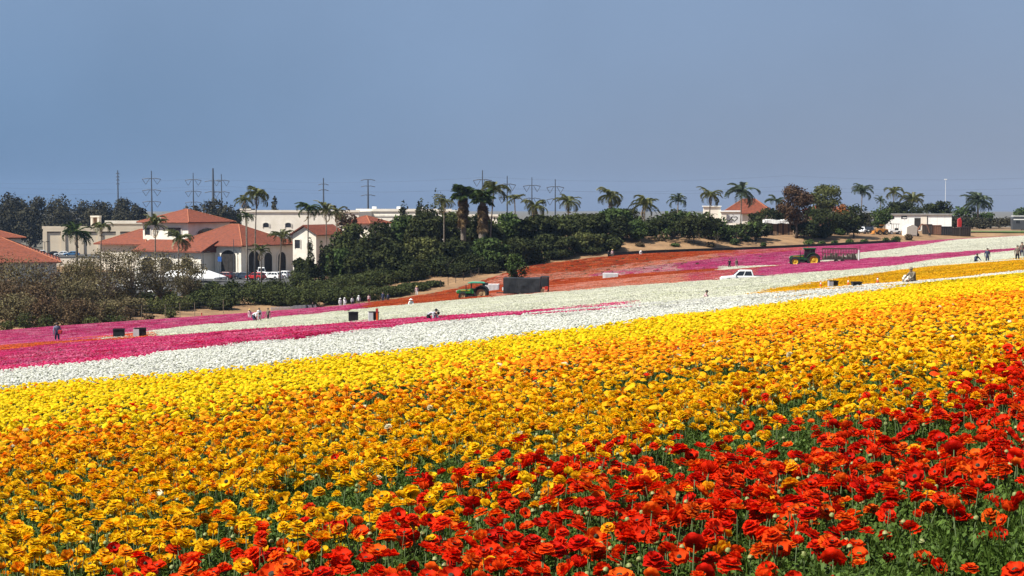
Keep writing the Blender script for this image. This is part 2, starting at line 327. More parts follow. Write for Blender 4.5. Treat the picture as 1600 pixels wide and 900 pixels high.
# ------------------------------------------------------------------ flower bands, surveyed on the hillside
def curve(pts, ext=(True, True)):
    pts = sorted(pts)
    if ext[0]:
        (a, b), (c, d) = pts[0], pts[1]; pts = [(a - 260, b - 260 * (d - b) / (c - a))] + pts
    if ext[1]:
        (a, b), (c, d) = pts[-2], pts[-1]; pts = pts + [(c + 260, d + 260 * (d - b) / (c - a))]
    q = sorted(uv(*hit(*t)) for t in pts); return np.array([t[0] for t in q]), np.array([t[1] for t in q])
def vc(c, u): return np.interp(u, c[0], c[1])
def u_at(px, py): return uv(*hit(px, py))[0]
B0 = curve([(0, 1005), (180, 955), (330, 905), (450, 852), (520, 815), (640, 786), (720, 756), (840, 730), (950, 712), (1050, 692), (1130, 668), (1250, 648), (1350, 618), (1450, 592), (1600, 558)])
B1 = curve([(0, 674), (400, 626), (800, 567), (1200, 506), (1400, 481), (1600, 457)])
B2 = curve([(0, 610), (37, 603), (137, 596), (200, 590), (325, 580), (400, 575), (475, 563), (550, 556), (625, 551), (700, 540), (800, 527), (937, 511), (1037, 496), (1125, 486), (1200, 477), (1282, 466), (1375, 454), (1425, 445), (1512, 436), (1580, 429.5)])
B3 = curve([(0, 581), (37, 576), (125, 569), (212, 559), (262, 550), (325, 545), (400, 535), (512, 524), (575, 516), (650, 506), (762, 497), (800, 493), (887, 484), (975, 476), (1100, 468), (1180, 460.5), (1275, 452), (1350, 447), (1415, 441), (1450, 438.5), (1560, 431), (1600, 429)])
B4 = curve([(0, 548), (87, 538), (160, 532), (225, 527.5), (275, 524), (325, 520), (400, 514), (487, 506), (537, 503), (612, 500), (687, 495.5), (762, 490), (800, 487.5), (882, 480.5), (985, 475.2)], (True, False))
SU = curve([(0, 540), (80, 532), (140, 528), (228, 527)], (True, False))
W2 = curve([(155, 527), (175, 523), (237, 519), (275, 512), (325, 507), (390, 502), (425, 496), (487, 491), (550, 484), (625, 477), (712, 469), (800, 461.5), (900, 454), (975, 447), (1050, 442), (1125, 435.5), (1200, 431), (1282, 426), (1337, 421), (1400, 415), (1475, 404), (1537, 396), (1600, 390)], (False, True))
YS = curve([(1180, 459.5), (1200, 453), (1275, 441.5), (1312, 435), (1375, 427), (1450, 417), (1525, 410), (1600, 405)], (False, True))
R2b = curve([(770, 458), (826, 450), (900, 445), (1050, 429), (1150, 421), (1240, 415)])
R2t = curve([(770, 446), (826, 440), (900, 437), (1050, 424), (1150, 417.5), (1240, 412.5)])
C1b = curve([(826, 434), (900, 431), (1050, 412), (1150, 400), (1230, 393), (1300, 389)])
R1b = curve([(826, 428), (900, 424), (1050, 405), (1150, 394), (1200, 390)])
WA = curve([(1130, 414), (1230, 410.5), (1300, 405), (1345, 395), (1400, 389), (1450, 381.5), (1500, 374)])
WB = curve([(1130, 416), (1230, 414), (1300, 408), (1345, 404), (1400, 401), (1500, 393), (1600, 387)])
CLS = ['red', 'orange', 'yellow', 'white', 'pink', 'orange_strip', 'pink_far', 'pale_white', 'gold', 'rust', 'coral', 'coral_pink', 'magenta', 'pale_mix', 'ivory']
CI = {c: i for i, c in enumerate(CLS)}
def vnoise(x, y, s, seed=0):
    x = x / s + seed * 17.3; y = y / s + seed * 5.7; xi = np.floor(x).astype(int); yi = np.floor(y).astype(int); fx = x - xi; fy = y - yi
    fx = fx * fx * (3 - 2 * fx); fy = fy * fy * (3 - 2 * fy)
    def h(a, b): t = np.sin(a * 127.1 + b * 311.7 + seed * 74.7) * 43758.5453; return t - np.floor(t)
    return (h(xi, yi) * (1 - fx) + h(xi + 1, yi) * fx) * (1 - fy) + (h(xi, yi + 1) * (1 - fx) + h(xi + 1, yi + 1) * fx) * fy
def col(x, y): return 800 + F * x / np.maximum(y, 1.0)
def classify(u, v, jit):
    c = np.full(u.shape, CI['red']); w = v + jit; x, y = xy(u, v); q = col(x, y) + jit * 6
    c[w >= vc(B0, u)] = CI['orange']; c[v + jit * 2.2 >= vc(B1, u)] = CI['yellow']
    w = v + jit * .35
    c[w >= vc(B2, u)] = CI['white']
    a = w >= vc(B3, u); c[a] = CI['pale_white']
    c[a & (q > 1180) & (w < vc(YS, u))] = CI['gold']
    c[a & (q < 985) & (w < vc(B4, u))] = CI['pink']
    c[a & (q < 232) & (w >= vc(B4, u)) & (w < vc(SU, u))] = CI['orange_strip']
    c[a & (q < 160) & (w >= vc(SU, u)) & (w >= vc(B4, u))] = CI['pink_far']
    f = a & (q >= 155) & (w >= vc(W2, u))
    c[f] = CI['pink_far']; c[f & (q > 572)] = CI['rust']
    g = f & (q >= 765); c[g] = CI['coral']; c[g & (q > 1070)] = CI['coral_pink']; c[g & (q > 1185)] = CI['magenta']
    h = g & (q < 1215) & (w >= vc(R2b, u)); c[h] = CI['rust']
    h = g & (w >= vc(R2t, u)); c[h] = CI['coral']; c[h & (q > 930)] = CI['pale_mix']; c[h & (q > 1060)] = CI['magenta']
    h = g & (q < 1260) & (w >= vc(C1b, u)); c[h] = CI['coral']; c[h & (q > 1120)] = CI['coral_pink']
    c[g & (q < 1150) & (w >= vc(R1b, u))] = CI['rust']
    r = g & (q > 1130); c[r & (w >= vc(WB, u)) & (w < vc(WA, u))] = CI['ivory']
    return c
T = {'red': [(.80, .032, .004), (.84, .050, .005), (.68, .014, .004), (.87, .085, .006), (.90, .16, .010)],
     'orange': [(.92, .37, .007), (.92, .31, .007), (.92, .43, .009), (.92, .39, .007), (.86, .23, .007)],
     'yellow': [(.88, .67, .008), (.88, .71, .010), (.88, .60, .008), (.88, .68, .012)],
     'white': [(.80, .80, .73), (.84, .83, .78), (.75, .75, .66)], 'pale_white': [(.80, .80, .66), (.85, .84, .73), (.75, .76, .58)],
     'ivory': [(.84, .83, .71), (.80, .79, .66)], 'pink': [(.70, .040, .19), (.74, .080, .26), (.62, .02, .10), (.78, .22, .36)],
     'pink_far': [(.64, .045, .22), (.70, .10, .30), (.60, .04, .14), (.76, .30, .42)], 'orange_strip': [(.80, .14, .015), (.85, .22, .03), (.75, .15, .12)],
     'gold': [(.82, .44, .006), (.84, .51, .008)], 'rust': [(.52, .065, .008), (.60, .10, .014), (.44, .045, .010), (.66, .19, .07)],
     'coral': [(.76, .27, .16), (.82, .44, .34), (.68, .18, .08)], 'coral_pink': [(.66, .12, .12), (.66, .10, .20), (.76, .36, .34), (.60, .10, .05)],
     'magenta': [(.60, .050, .21), (.64, .09, .27), (.54, .035, .17), (.72, .24, .38)], 'pale_mix': [(.74, .36, .34), (.72, .56, .52), (.62, .06, .22)]}

# ------------------------------------------------------------------ ranunculus blooms
def petal_ring(mb, R, n, e, curl, wid, sl, sw, r, ruf, z0, k0):
    for k in range(n):
        phi = 6.28319 * (k + r.uniform(-.18, .18)) / n + k0; L = R * r.uniform(.92, 1.07); ee = e + r.uniform(-.08, .08); ph = r.uniform(0, 6.28)
        ca_, sa_ = math.cos(phi), math.sin(phi); vs = []; rr = 0.10 * R; zz = z0
        for i in range(sl + 1):
            s = i / sl
            if i: an = ee + curl * (s - .5); rr += L / sl * math.cos(an); zz += L / sl * math.sin(an)
            hw = 1.12 * wid * L * math.sin(math.pi * (.14 + .58 * s)) * (1 if s < .95 else .72)
            for j in range(sw + 1):
                w = 2 * j / sw - 1; z = zz + ruf * L * math.sin(3.2 * w + ph) * s * s + .16 * L * w * w * s; q = rr - .26 * L * w * w * s; t = w * hw
                vs.append((ca_ * q - sa_ * t, sa_ * q + ca_ * t, z))
        m = sw + 1
        mb.add(vs, [(i * m + j, i * m + j + 1, (i + 1) * m + j + 1, (i + 1) * m + j) for i in range(sl) for j in range(sw)], 0)
def dome(mb, R, z, h, mi, n=8):
    vs = [(R * math.cos(6.283 * k / n), R * math.sin(6.283 * k / n), z) for k in range(n)] + [(R * .7 * math.cos(6.283 * k / n), R * .7 * math.sin(6.283 * k / n), z + h * .7) for k in range(n)] + [(0, 0, z + h)]
    mb.add(vs, [(k, (k + 1) % n, n + (k + 1) % n, n + k) for k in range(n)] + [(n + k, n + (k + 1) % n, 2 * n) for k in range(n)], mi)
def make_bloom(kind, lod, seed):
    r = random.Random(seed); b = MB(); b.smooth = True; R = .0385; sl, sw = (4, 4) if lod == 0 else (2, 1)
    if kind == 'open': rings = [(1.05, 7, .16, .30, .66), (.86, 6, .42, .35, .64)]
    elif kind == 'double': rings = [(1.0, 8, -.20, -.35, .66), (.88, 7, .16, -.40, .66), (.66, 6, .50, -.50, .68), (.42, 5, .95, -.5, .7)]
    elif kind == 'cup': rings = [(.95, 6, .75, .5, .68), (.85, 5, 1.0, .5, .66)]
    else: rings = [(1.06, 8, -.08, -.15, .66), (.90, 7, .18, -.1, .66), (.6, 6, .52, .2, .66)]
    if lod: rings = rings[:3]
    for q, (k, n, e, c, w) in enumerate(rings): petal_ring(b, R * k, n if lod == 0 else max(5, n - 1), e, c, w, sl, sw, r, .05, .0065 * q, q * .4 + r.uniform(0, .5))
    return b
def xf(mb, tilt, yaw, z, lean):
    m = Matrix.Translation((lean[0], lean[1], z)) @ Matrix.Rotation(yaw, 4, 'Z') @ Matrix.Rotation(tilt, 4, 'X')
    mb.v = [tuple(m @ Vector(q)) for q in mb.v]; return mb
def blob(a, x, y, z, R, r, mi=0):
    k = 7; tx, ty = r.uniform(-.45, .45), r.uniform(-.45, .45); vs = []
    for (f, hz, jz) in ((.52, .40, .12), (1.0, .02, .16)):
        for j in range(k):
            q = R * f * r.uniform(.82, 1.14); an = 6.283 * (j + .5 * (f < .9) + r.uniform(-.2, .2)) / k; dx, dy = q * math.cos(an), q * math.sin(an); vs.append((x + dx, y + dy, z + tx * dx + ty * dy + R * (hz + r.uniform(-jz, jz))))
    vs += [(x, y, z + R * r.uniform(.3, .62)), (x, y, z - R * .3)]
    a.add(vs, [(j, (j + 1) % k, 2 * k) for j in range(k)] + [(k + j, k + (j + 1) % k, j) for j in range(k)] + [(k + (j + 1) % k, (j + 1) % k, j) for j in range(k)] + [(k + (j + 1) % k, k + j, 2 * k + 1) for j in range(k)], mi)
VAR = [('open', .25), ('double', .15), ('flat', .4), ('cup', .1), ('double', .6), ('open', .8), ('flat', .1), ('double', .35)]
NV = len(VAR); parts0 = []; var_col = bpy.data.collections.new('bloom_shapes')
def add_var(name, me):
    o = bpy.data.objects.new(name, me); var_col.objects.link(o)
def stem_mb(lean, z, n=4, kinks=True):
    s = MB(); s.tube([(0, 0, -.03), (lean[0] * .3 + (.006 if kinks else 0), lean[1] * .3, z * .5), (lean[0], lean[1], z)], [.0032, .0028, .0024], n, 0); s.smooth = True; return s
for lod in (0, 1):
    for i, (k, tl) in enumerate(VAR):
        if lod:
            r = random.Random(300 + i); a = MB(); s = stem_mb((0, 0), .40, 3, False); blob(a, 0, 0, .40, .041, r); a.add(s.v, s.f, 1); add_var('v%02d' % (NV + i), a.mesh('v', ['petal', 'stem'])); continue
        r = random.Random(100 + i); lean = (r.uniform(-.03, .03), r.uniform(-.03, .03)); yaw = r.uniform(0, 6.28)
        b = xf(make_bloom(k, lod, 40 + i), tl, yaw, .40, lean)
        e = MB(); dome(e, .012 if k != 'double' else .006, .004, .014 if k == 'open' else .018, 0); e.smooth = True; xf(e, tl, yaw, .40, lean)
        s = stem_mb(lean, .402, 4 if lod == 0 else 3)
        if lod == 0: parts0.append((b.mesh('bloom', 'petal'), e.mesh('flower_eye', 'eye'), s.mesh('stem', 'stem')))
        a = MB(); a.smooth = True; a.add(b.v, b.f, 0); a.add(s.v, s.f, 1); a.add(e.v, e.f, 2); add_var('v%02d' % (lod * NV + i), a.mesh('v', ['petal', 'stem', 'eye']))
a = MB(); a.smooth = True; s = stem_mb((.02, .01), .36); a.add(s.v, s.f, 0)                                   # unopened bud
d1 = MB(); dome(d1, .014, 0, .016, 1); dome(d1, .014, 0, -.012, 1); xf(d1, .3, 0, .365, (.02, .01)); a.add(d1.v, d1.f, 1); add_var('v%02d' % (2 * NV), a.mesh('v', ['stem', 'bud']))
def tuft(n, h0, h1, spread, w, segs, seed):
    r = random.Random(seed); t = MB()
    for k in range(n):
        an = r.uniform(0, 6.28); q = spread * math.sqrt(r.random()); x, y = q * math.cos(an), q * math.sin(an); h = r.uniform(h0, h1); a2 = r.uniform(0, 6.28); ln = r.uniform(.02, .09)
        zb = r.uniform(.1, .75) * h; dx, dy = math.cos(a2), math.sin(a2); ww = w * r.uniform(.6, 1.3)
        p0 = (x, y, zb); p1 = (x + dx * ln * .45, y + dy * ln * .45, zb + (h - zb) * .62); p2 = (x + dx * ln, y + dy * ln, h)
        if segs == 2: t.add([p0, (p1[0] - dy * ww, p1[1] + dx * ww, p1[2]), p2, (p1[0] + dy * ww, p1[1] - dx * ww, p1[2])], [(0, 1, 2), (0, 2, 3)])
        else: t.add([p0, (p1[0] - dy * ww, p1[1] + dx * ww, p1[2]), (p1[0] + dy * ww, p1[1] - dx * ww, p1[2]), p2], [(0, 1, 2), (1, 3, 2)])
    if segs == 2:                                                     # small divided leaflets between the blades
        for k in range(360):
            an = r.uniform(0, 6.28); q = spread * math.sqrt(r.random()); x, y, z = q * math.cos(an), q * math.sin(an), r.uniform(.03, .27); a2 = r.uniform(0, 6.28); el = r.uniform(-.3, 1.0); L_ = r.uniform(.016, .034); ww = L_ * r.uniform(.25, .42)
            d = Vector((math.cos(a2) * math.cos(el), math.sin(a2) * math.cos(el), math.sin(el))); sd = Vector((-math.sin(a2), math.cos(a2), r.uniform(-.4, .4))).normalized() * ww; b = Vector((x, y, z))
            t.add([b, b + d * L_ * .6 - sd, b + d * L_, b + d * L_ * .6 + sd], [(0, 1, 2), (0, 2, 3)])
    return t
leaf_col = bpy.data.collections.new('leaf_shapes')
for i in range(3): leaf_col.objects.link(bpy.data.objects.new('t%d' % i, tuft(110, .06, .29, .16, .0042, 2, i).mesh('t', 'flower_leaf')))
for i in range(3): leaf_col.objects.link(bpy.data.objects.new('t%d' % (3 + i), tuft(50, .12, .32, .20, .011, 1, 9 + i).mesh('t', 'flower_leaf')))
PS = 1.5
def patch(dens, leaves, seed):
    r = random.Random(seed); a = MB(); n = int(dens * PS * PS)
    g = int(math.sqrt(n)) + 1
    for i in range(g * g):
        x = ((i % g) + r.random()) / g * PS - PS / 2; y = ((i // g) + r.random()) / g * PS - PS / 2
        blob(a, x, y, FH + r.uniform(-.09, .05), r.uniform(.030, .056), r)
    t = tuft(int(leaves * PS * PS), .15, .36, PS * .72, .016, 1, seed + 50); t.v = [(max(-PS * .52, min(PS * .52, x)), max(-PS * .52, min(PS * .52, y)), z) for x, y, z in t.v]; a.add(t.v, t.f, 1)
    return a.mesh('p', ['petal_far', 'flower_leaf'])
patch_col = bpy.data.collections.new('patch_shapes')
for i in range(4): patch_col.objects.link(bpy.data.objects.new('p%d' % i, patch(84, 70, i)))
for i in range(4): patch_col.objects.link(bpy.data.objects.new('p%d' % (4 + i), patch(58, 100, 20 + i)))
def scatter(name, P, rot, scl, idx, coll, tint=None, tint2=None, label=None):
    me = bpy.data.meshes.new(name); P = np.asarray(P, np.float32); me.vertices.add(len(P)); me.vertices.foreach_set('co', P.ravel())
    me.attributes.new('rot', 'FLOAT_VECTOR', 'POINT').data.foreach_set('vector', np.asarray(rot, np.float32).ravel())
    me.attributes.new('scl', 'FLOAT_VECTOR', 'POINT').data.foreach_set('vector', np.asarray(scl, np.float32).ravel())
    me.attributes.new('idx', 'INT', 'POINT').data.foreach_set('value', np.asarray(idx, np.int32))
    for nm, t in (('tint', tint), ('tint2', tint2)):
        if t is not None: me.attributes.new(nm, 'FLOAT_VECTOR', 'POINT').data.foreach_set('vector', np.asarray(t, np.float32).ravel())
    o = link(name, me); tag(o, label, None, None, 'stuff')
    g = bpy.data.node_groups.new(name, 'GeometryNodeTree'); g.interface.new_socket('Geometry', in_out='INPUT', socket_type='NodeSocketGeometry'); g.interface.new_socket('Geometry', in_out='OUTPUT', socket_type='NodeSocketGeometry')
    gi = g.nodes.new('NodeGroupInput'); go = g.nodes.new('NodeGroupOutput'); ip = g.nodes.new('GeometryNodeInstanceOnPoints'); ci = g.nodes.new('GeometryNodeCollectionInfo')
    ci.inputs['Collection'].default_value = coll; ci.inputs['Separate Children'].default_value = True; ci.inputs['Reset Children'].default_value = True
    def na_(nm, dt): q = g.nodes.new('GeometryNodeInputNamedAttribute'); q.data_type = dt; q.inputs['Name'].default_value = nm; return q.outputs['Attribute']
    g.links.new(gi.outputs[0], ip.inputs['Points']); g.links.new(ci.outputs[0], ip.inputs['Instance']); ip.inputs['Pick Instance'].default_value = True
    g.links.new(na_('idx', 'INT'), ip.inputs['Instance Index']); g.links.new(na_('scl', 'FLOAT_VECTOR'), ip.inputs['Scale'])
    er = g.nodes.new('FunctionNodeEulerToRotation'); g.links.new(na_('rot', 'FLOAT_VECTOR'), er.inputs[0]); g.links.new(er.outputs[0], ip.inputs['Rotation'])
    g.links.new(ip.outputs[0], go.inputs[0]); o.modifiers.new('scatter', 'NODES').node_group = g
    return o
def jgrid(ymin, ymax, s, half=0.40, pad=3.0):
    X = half * ymax + pad; xs = np.arange(-X, X, s); ys = np.arange(ymin, ymax, s); x, y = np.meshgrid(xs, ys); x = x.ravel(); y = y.ravel()
    x = x + rng.uniform(-.5, .5, x.shape) * s; y = y + rng.uniform(-.5, .5, y.shape) * s
    k = (np.abs(x) < half * y + pad) & (y >= ymin) & (y < ymax); return x[k], y[k]
NEAR, L0D = 52.0, 13.0
x, y = jgrid(2.6, NEAR, .084); u, v = uv(x, y); N = len(x)
jit = (vnoise(u * .6, v, 1.1, 1) - .5) * 2.0 + (vnoise(u, v, .35, 2) - .5) * 1.4 + rng.normal(0, .35, N)
c = classify(u, v, jit * np.where(v < 12, 1.0, .9))
clump = vnoise(u * .55, v, .9, 3) * .6 + vnoise(u, v, .42, 4) * .4
dens = np.ones(N); red = c == CI['red']; ora = c == CI['orange']
dens[red] = np.clip((clump[red] - .30) * 2.9, .05, .85); dens[ora] = np.clip((clump[ora] - .20) * 2.6, .14, .90)
green = sstep(1.5, 4.2, u) * (1 - sstep(3.4, 5.4, v)) ; dens *= 1 - .93 * np.clip(green, 0, 1) * red         # leafy corner
yl = c == CI['yellow']; dens[yl] = np.clip((clump[yl] - .08) * 2.4, .35, .86); wt = c == CI['white']; dens[wt] = np.clip((clump[wt] - .05) * 2.4, .35, .82)
keep = rng.random(N) < dens; x, y, u, v, c = x[keep], y[keep], u[keep], v[keep], c[keep]; N = len(x)
zt = top(x, y) - FH; dist = np.hypot(x, y)
idx = rng.integers(0, NV, N); isred = c == CI['red']
idx = np.where(isred & (rng.random(N) < .45), rng.choice([0, 5, 2, 6], N), idx)
idx = np.where(c == CI['white'], rng.choice([1, 6, 6, 2, 7], N), idx)
idx = idx + np.where(dist > L0D + rng.uniform(0, 9, N), NV, 0)
budp = np.where(isred, .17, np.where(c == CI['orange'], .10, .05)) * (dist < 30); isbud = rng.random(N) < budp
tint = np.zeros((N, 3))
for nm, i in CI.items():
    k = np.nonzero(c == i)[0]
    if len(k):
        pal = np.array(T[nm]); w = np.ones(len(pal)); w[0] = 2.2; tint[k] = pal[rng.choice(len(pal), len(k), p=w / w.sum())]
k = np.nonzero(c == CI['orange'])[0]; f = sstep(.25, 1.0, (v[k] - vc(B0, u[k])) / np.maximum(vc(B1, u[k]) - vc(B0, u[k]), .1)); yy = rng.random(len(k)) < .42 - .26 * f
tint[k, 1] *= 1 + .40 * (1 - f); tint[k[yy]] = np.array([.92, .60, .010]); sel = k[rng.random(len(k)) < .006]; tint[sel] = T['red'][0]; sel = k[rng.random(len(k)) < .004]; tint[sel] = (.82, .72, .48)
k = np.nonzero(c == CI['yellow'])[0]; sel = k[rng.random(len(k)) < .035]; tint[sel] = T['orange'][0]
k = np.nonzero(isred)[0]; sel = k[rng.random(len(k)) < .025]; tint[sel] = T['orange'][2]
tint *= rng.uniform(.86, 1.08, (N, 1)); tint = np.clip(tint, 0, .93)
size = rng.uniform(.66, 1.18, N) * np.where(isred, 1.10, 1.0) * np.where(c == CI['white'], .92, 1) * np.where((rng.random(N) < .07) & (c <= 1), 1.35, 1)
hs = rng.uniform(.70, 1.18, N); hs = np.where(isbud, rng.uniform(.75, 1.12, N), hs); size = np.where(isbud, 1.0, size)
idx = np.where(isbud, 2 * NV, idx)
hs = np.where(isbud, hs, hs)
rot = np.stack([rng.normal(0, .10, N), rng.normal(0, .10, N), rng.uniform(0, 6.283, N)], 1)
P = np.stack([x, y, zt], 1)
# uniform scale keeps the bloom's shape; the stem base is sunk or raised so that the bloom stands at its own height
S = np.stack([size, size, size], 1); P[:, 2] += .40 * (hs - size); P[:, 2] = np.where(isbud, zt - .02, P[:, 2])
# the three hundred blooms that show largest are things of their own
pxx = 800 + F * x / y; pzz = P[:, 2] + .4 * size; sc = cp * y - sp * pzz; pyy = 450 - F * (sp * y + cp * pzz) / sc
inframe = (pxx > -15) & (pxx < 1615) & (pyy > 0) & (pyy < 915) & ~isbud & (dist < L0D)
order = np.argsort(np.where(inframe, -size / dist, 0))[:300]; solo = np.zeros(N, bool); solo[order] = True; solo &= inframe
def hue(t):
    if t[1] < .05: return 'red'
    if t[1] < .22 and t[0] < .9 and t[1] / t[0] < .24: return 'orange-red'
    if t[1] / t[0] < .5: return 'orange'
    return 'yellow' if t[2] < .3 else 'cream'
SHAPE = {'open': 'open bowl', 'double': 'many-petalled', 'flat': 'wide flat', 'cup': 'half-open cup'}
for i in np.nonzero(solo)[0]:
    k = int(idx[i]) % NV; h = hue(tint[i]); sh = SHAPE[VAR[k][0]]
    t = thing('ranunculus_flower', '%s %s ranunculus bloom among the front flowers' % (h, sh), 'flower', tuple(P[i]), 0, '%s %s blooms in the front of the field' % (h, sh))
    t.rotation_euler = tuple(rot[i]); t.scale = tuple(S[i])
    for nm, me in zip(('bloom', 'flower_eye', 'stem'), parts0[k]):
        o = link(nm, me, t)
        if nm == 'bloom': o['tint'] = [float(q) for q in tint[i]]
st = ~solo
def stuff_sel(nm, kk, label):
    kk = kk & st; scatter(nm, P[kk], rot[kk], S[kk], idx[kk], var_col, tint[kk], None, label)
for nm, lab in (('red', 'dense red ranunculus flowers massed across the front of the field'), ('orange', 'broad band of amber orange ranunculus flowers behind the red ones'),
                ('yellow', 'band of bright yellow ranunculus flowers behind the orange ones'), ('white', 'near part of the white ranunculus band behind the yellow one'), ('pink', 'near part of the deep pink ranunculus band')):
    if (c == CI[nm]).any(): stuff_sel(nm + '_flowers', c == CI[nm], lab)
rest = ~np.isin(c, [CI[q] for q in ('red', 'orange', 'yellow', 'white', 'pink')])
if rest.any(): stuff_sel('mixed_flowers', rest, 'flowers between the bands')
# leaves under the near flowers
def leaves(ymin, ymax, s, lo, nm, label):
    x, y = jgrid(ymin, ymax, s); N = len(x); zt = top(x, y) - FH; u, v = uv(x, y)
    g = np.clip(sstep(1.5, 4.2, u) * (1 - sstep(3.4, 5.4, v)), 0, 1)
    sc = rng.uniform(.8, 1.2, N) * (1 + .25 * g)
    scatter(nm, np.stack([x, y, zt - .01], 1), np.stack([np.zeros(N), np.zeros(N), rng.uniform(0, 6.28, N)], 1), np.stack([np.ones(N), np.ones(N), sc], 1), rng.integers(0, 3, N) + lo, leaf_col, label=label)
leaves(2.2, 15, .15, 0, 'flower_foliage', 'fine green ranunculus leaves under the nearest flowers')
leaves(15, NEAR, .25, 3, 'flower_foliage', 'green leaves between the flowers farther up the slope')
# far bands as patches of flowers
x, y = jgrid(NEAR, 400, PS * .94, .45, 12); u, v = uv(x, y); k = v < v_edge(u) - .3; x, y, u, v = x[k], y[k], u[k], v[k]; N = len(x)
c = classify(u, v, (vnoise(u, v, 3.0, 5) - .5) * 2.2 + rng.normal(0, .35, N)); zt = top(x, y) - FH
e = .5; sx_ = (top(x + e, y) - top(x - e, y)) / (2 * e); sy_ = (top(x, y + e) - top(x, y - e)) / (2 * e)
yaw = rng.integers(0, 4, N) * 1.5708 + rng.normal(0, .2, N)
tilt = np.stack([np.arctan(sy_), -np.arctan(sx_), np.zeros(N)], 1)
t1 = np.zeros((N, 3)); t2 = np.zeros((N, 3)); idx = rng.integers(0, 4, N)
for nm, i in CI.items():
    k = np.nonzero(c == i)[0]
    if len(k): pal = np.array(T[nm]); t1[k] = pal[rng.integers(0, len(pal), len(k))]; t2[k] = pal[rng.integers(0, len(pal), len(k))]
sp_ = np.isin(c, [CI['white'], CI['ivory'], CI['yellow'], CI['pale_white'], CI['coral'], CI['coral_pink'], CI['pale_mix']]); bare = vnoise(u * .3, v, 5, 8)
idx = np.where(sp_ & (bare > .45), idx + 4, idx); streak = vnoise(u * .07, v, 1.1, 11) * .6 + vnoise(u * .25, v, .8, 12) * .4; br = (rng.uniform(.80, 1.06, N) * (.74 + .42 * streak))[:, None]; br = np.where(np.isin(c, [CI['white'], CI['pale_white'], CI['ivory']])[:, None], .5 + .5 * br, br); t1 *= br; t2 *= br
idx = np.where((streak < .30) & (idx < 4), idx + 4, idx)
LAB = {'white': 'far part of the bright white flower band', 'pink': 'deep pink flower band narrowing behind the white one', 'orange_strip': 'thin orange and coral strip beside the walking person',
       'pink_far': 'magenta flower band along the left edge of the field', 'pale_white': 'wide greenish white flower band below the tractors', 'gold': 'golden yellow strip beside the traffic cones',
       'rust': 'rust orange flower rows in the far field', 'coral': 'coral flower rows in the far field', 'coral_pink': 'salmon and pink flower rows beside the pickup', 'magenta': 'magenta flower bands round the cab tractor',
       'pale_mix': 'pale pink mixed rows in the far field', 'ivory': 'ivory white flower band at the top of the field', 'yellow': 'far part of the yellow flower band', 'orange': 'far part of the orange flower band', 'red': 'far part of the red flower band'}
for nm, i in CI.items():
    k = c == i
    if not k.any(): continue
    R = tilt[k].copy(); Z = np.stack([x[k], y[k], zt[k]], 1)
    # combine hillside tilt with the patch's own turn
    rr = np.zeros((k.sum(), 3))
    for j, (a_, b_, w_) in enumerate(zip(R[:, 0], R[:, 1], yaw[k])):
        e_ = (Matrix.Rotation(a_, 3, 'X') @ Matrix.Rotation(b_, 3, 'Y') @ Matrix.Rotation(w_, 3, 'Z')).to_euler(); rr[j] = e_
    scatter(nm + '_flower_rows', Z, rr, np.ones((k.sum(), 3)), idx[k], patch_col, t1[k], t2[k], LAB[nm])

# ------------------------------------------------------------------ buildings
def arch(w, z0, z1, cx=0.0, n=8, rise=None):
    rise = w / 2 if rise is None else rise; pts = [(cx - w / 2, z0), (cx + w / 2, z0)]
    for k in range(n + 1):
        a = math.pi * k / n; pts.append((cx + w / 2 * math.cos(a), z1 - rise + rise * math.sin(a)))
    return pts
def window(parent, face, pos, w, z0, z1, arched=True, rise=None, glass='glass', at_=0.0, name='window', frame=.28, trim='trim'):
    # face 'f': wall on plane y = at_, looking to -y; face 'r': wall on plane x = at_, looking to +x
    poly = arch(w, z0, z1, pos, 8, rise) if arched else [(pos - w / 2, z0), (pos + w / 2, z0), (pos + w / 2, z1), (pos - w / 2, z1)]
    g = MB(); s = -1 if face == 'f' else 1; ax = 1 if face == 'f' else 0
    g.prism(poly, ax, at_ - s * .02, at_ + s * .03)
    o = g.build(name, glass, parent)
    out = [((q[0] - pos) * (w + 2 * frame) / w + pos, z0 + (q[1] - z0) * (z1 - z0 + frame) / (z1 - z0)) for q in poly]
    f = MB(); n = len(poly); a, b = at_ + s * .02, at_ + s * .18
    def Pt(q, t): return (q[0], t, q[1]) if ax == 1 else (t, q[0], q[1])
    vs = [Pt(q, t) for t in (a, b) for q in poly] + [Pt(q, t) for t in (a, b) for q in out]; fs = []
    for i in range(1, n):
        j = (i + 1) % n; fs += [(n + i, n + j, 3 * n + j, 3 * n + i), (i, j, n + j, n + i), (2 * n + i, 3 * n + i, 3 * n + j, 2 * n + j)]
    f.add(vs, fs); f.build('frame', trim, o)
    if not arched or w > 2:
        m = MB()
        for k in range(1, max(2, int(w / 1.2))):
            xx = pos - w / 2 + k * w / max(2, int(w / 1.2))
            if ax == 1: m.box(xx - .04, xx + .04, at_ - .08, at_ - .03, z0, z1 - (rise if rise is not None else w / 2) * (1 if arched else 0))
            else: m.box(at_ + .03, at_ + .08, xx - .04, xx + .04, z0, z1 - (rise if rise is not None else w / 2) * (1 if arched else 0))
        m.build('mullion', 'dark_metal', o)
    return o
def wall(parent, x0, x1, y0, y1, z0, z1, m='stucco', name='wall'): return MB().box(x0, x1, y0, y1, z0, z1).build(name, m, parent)
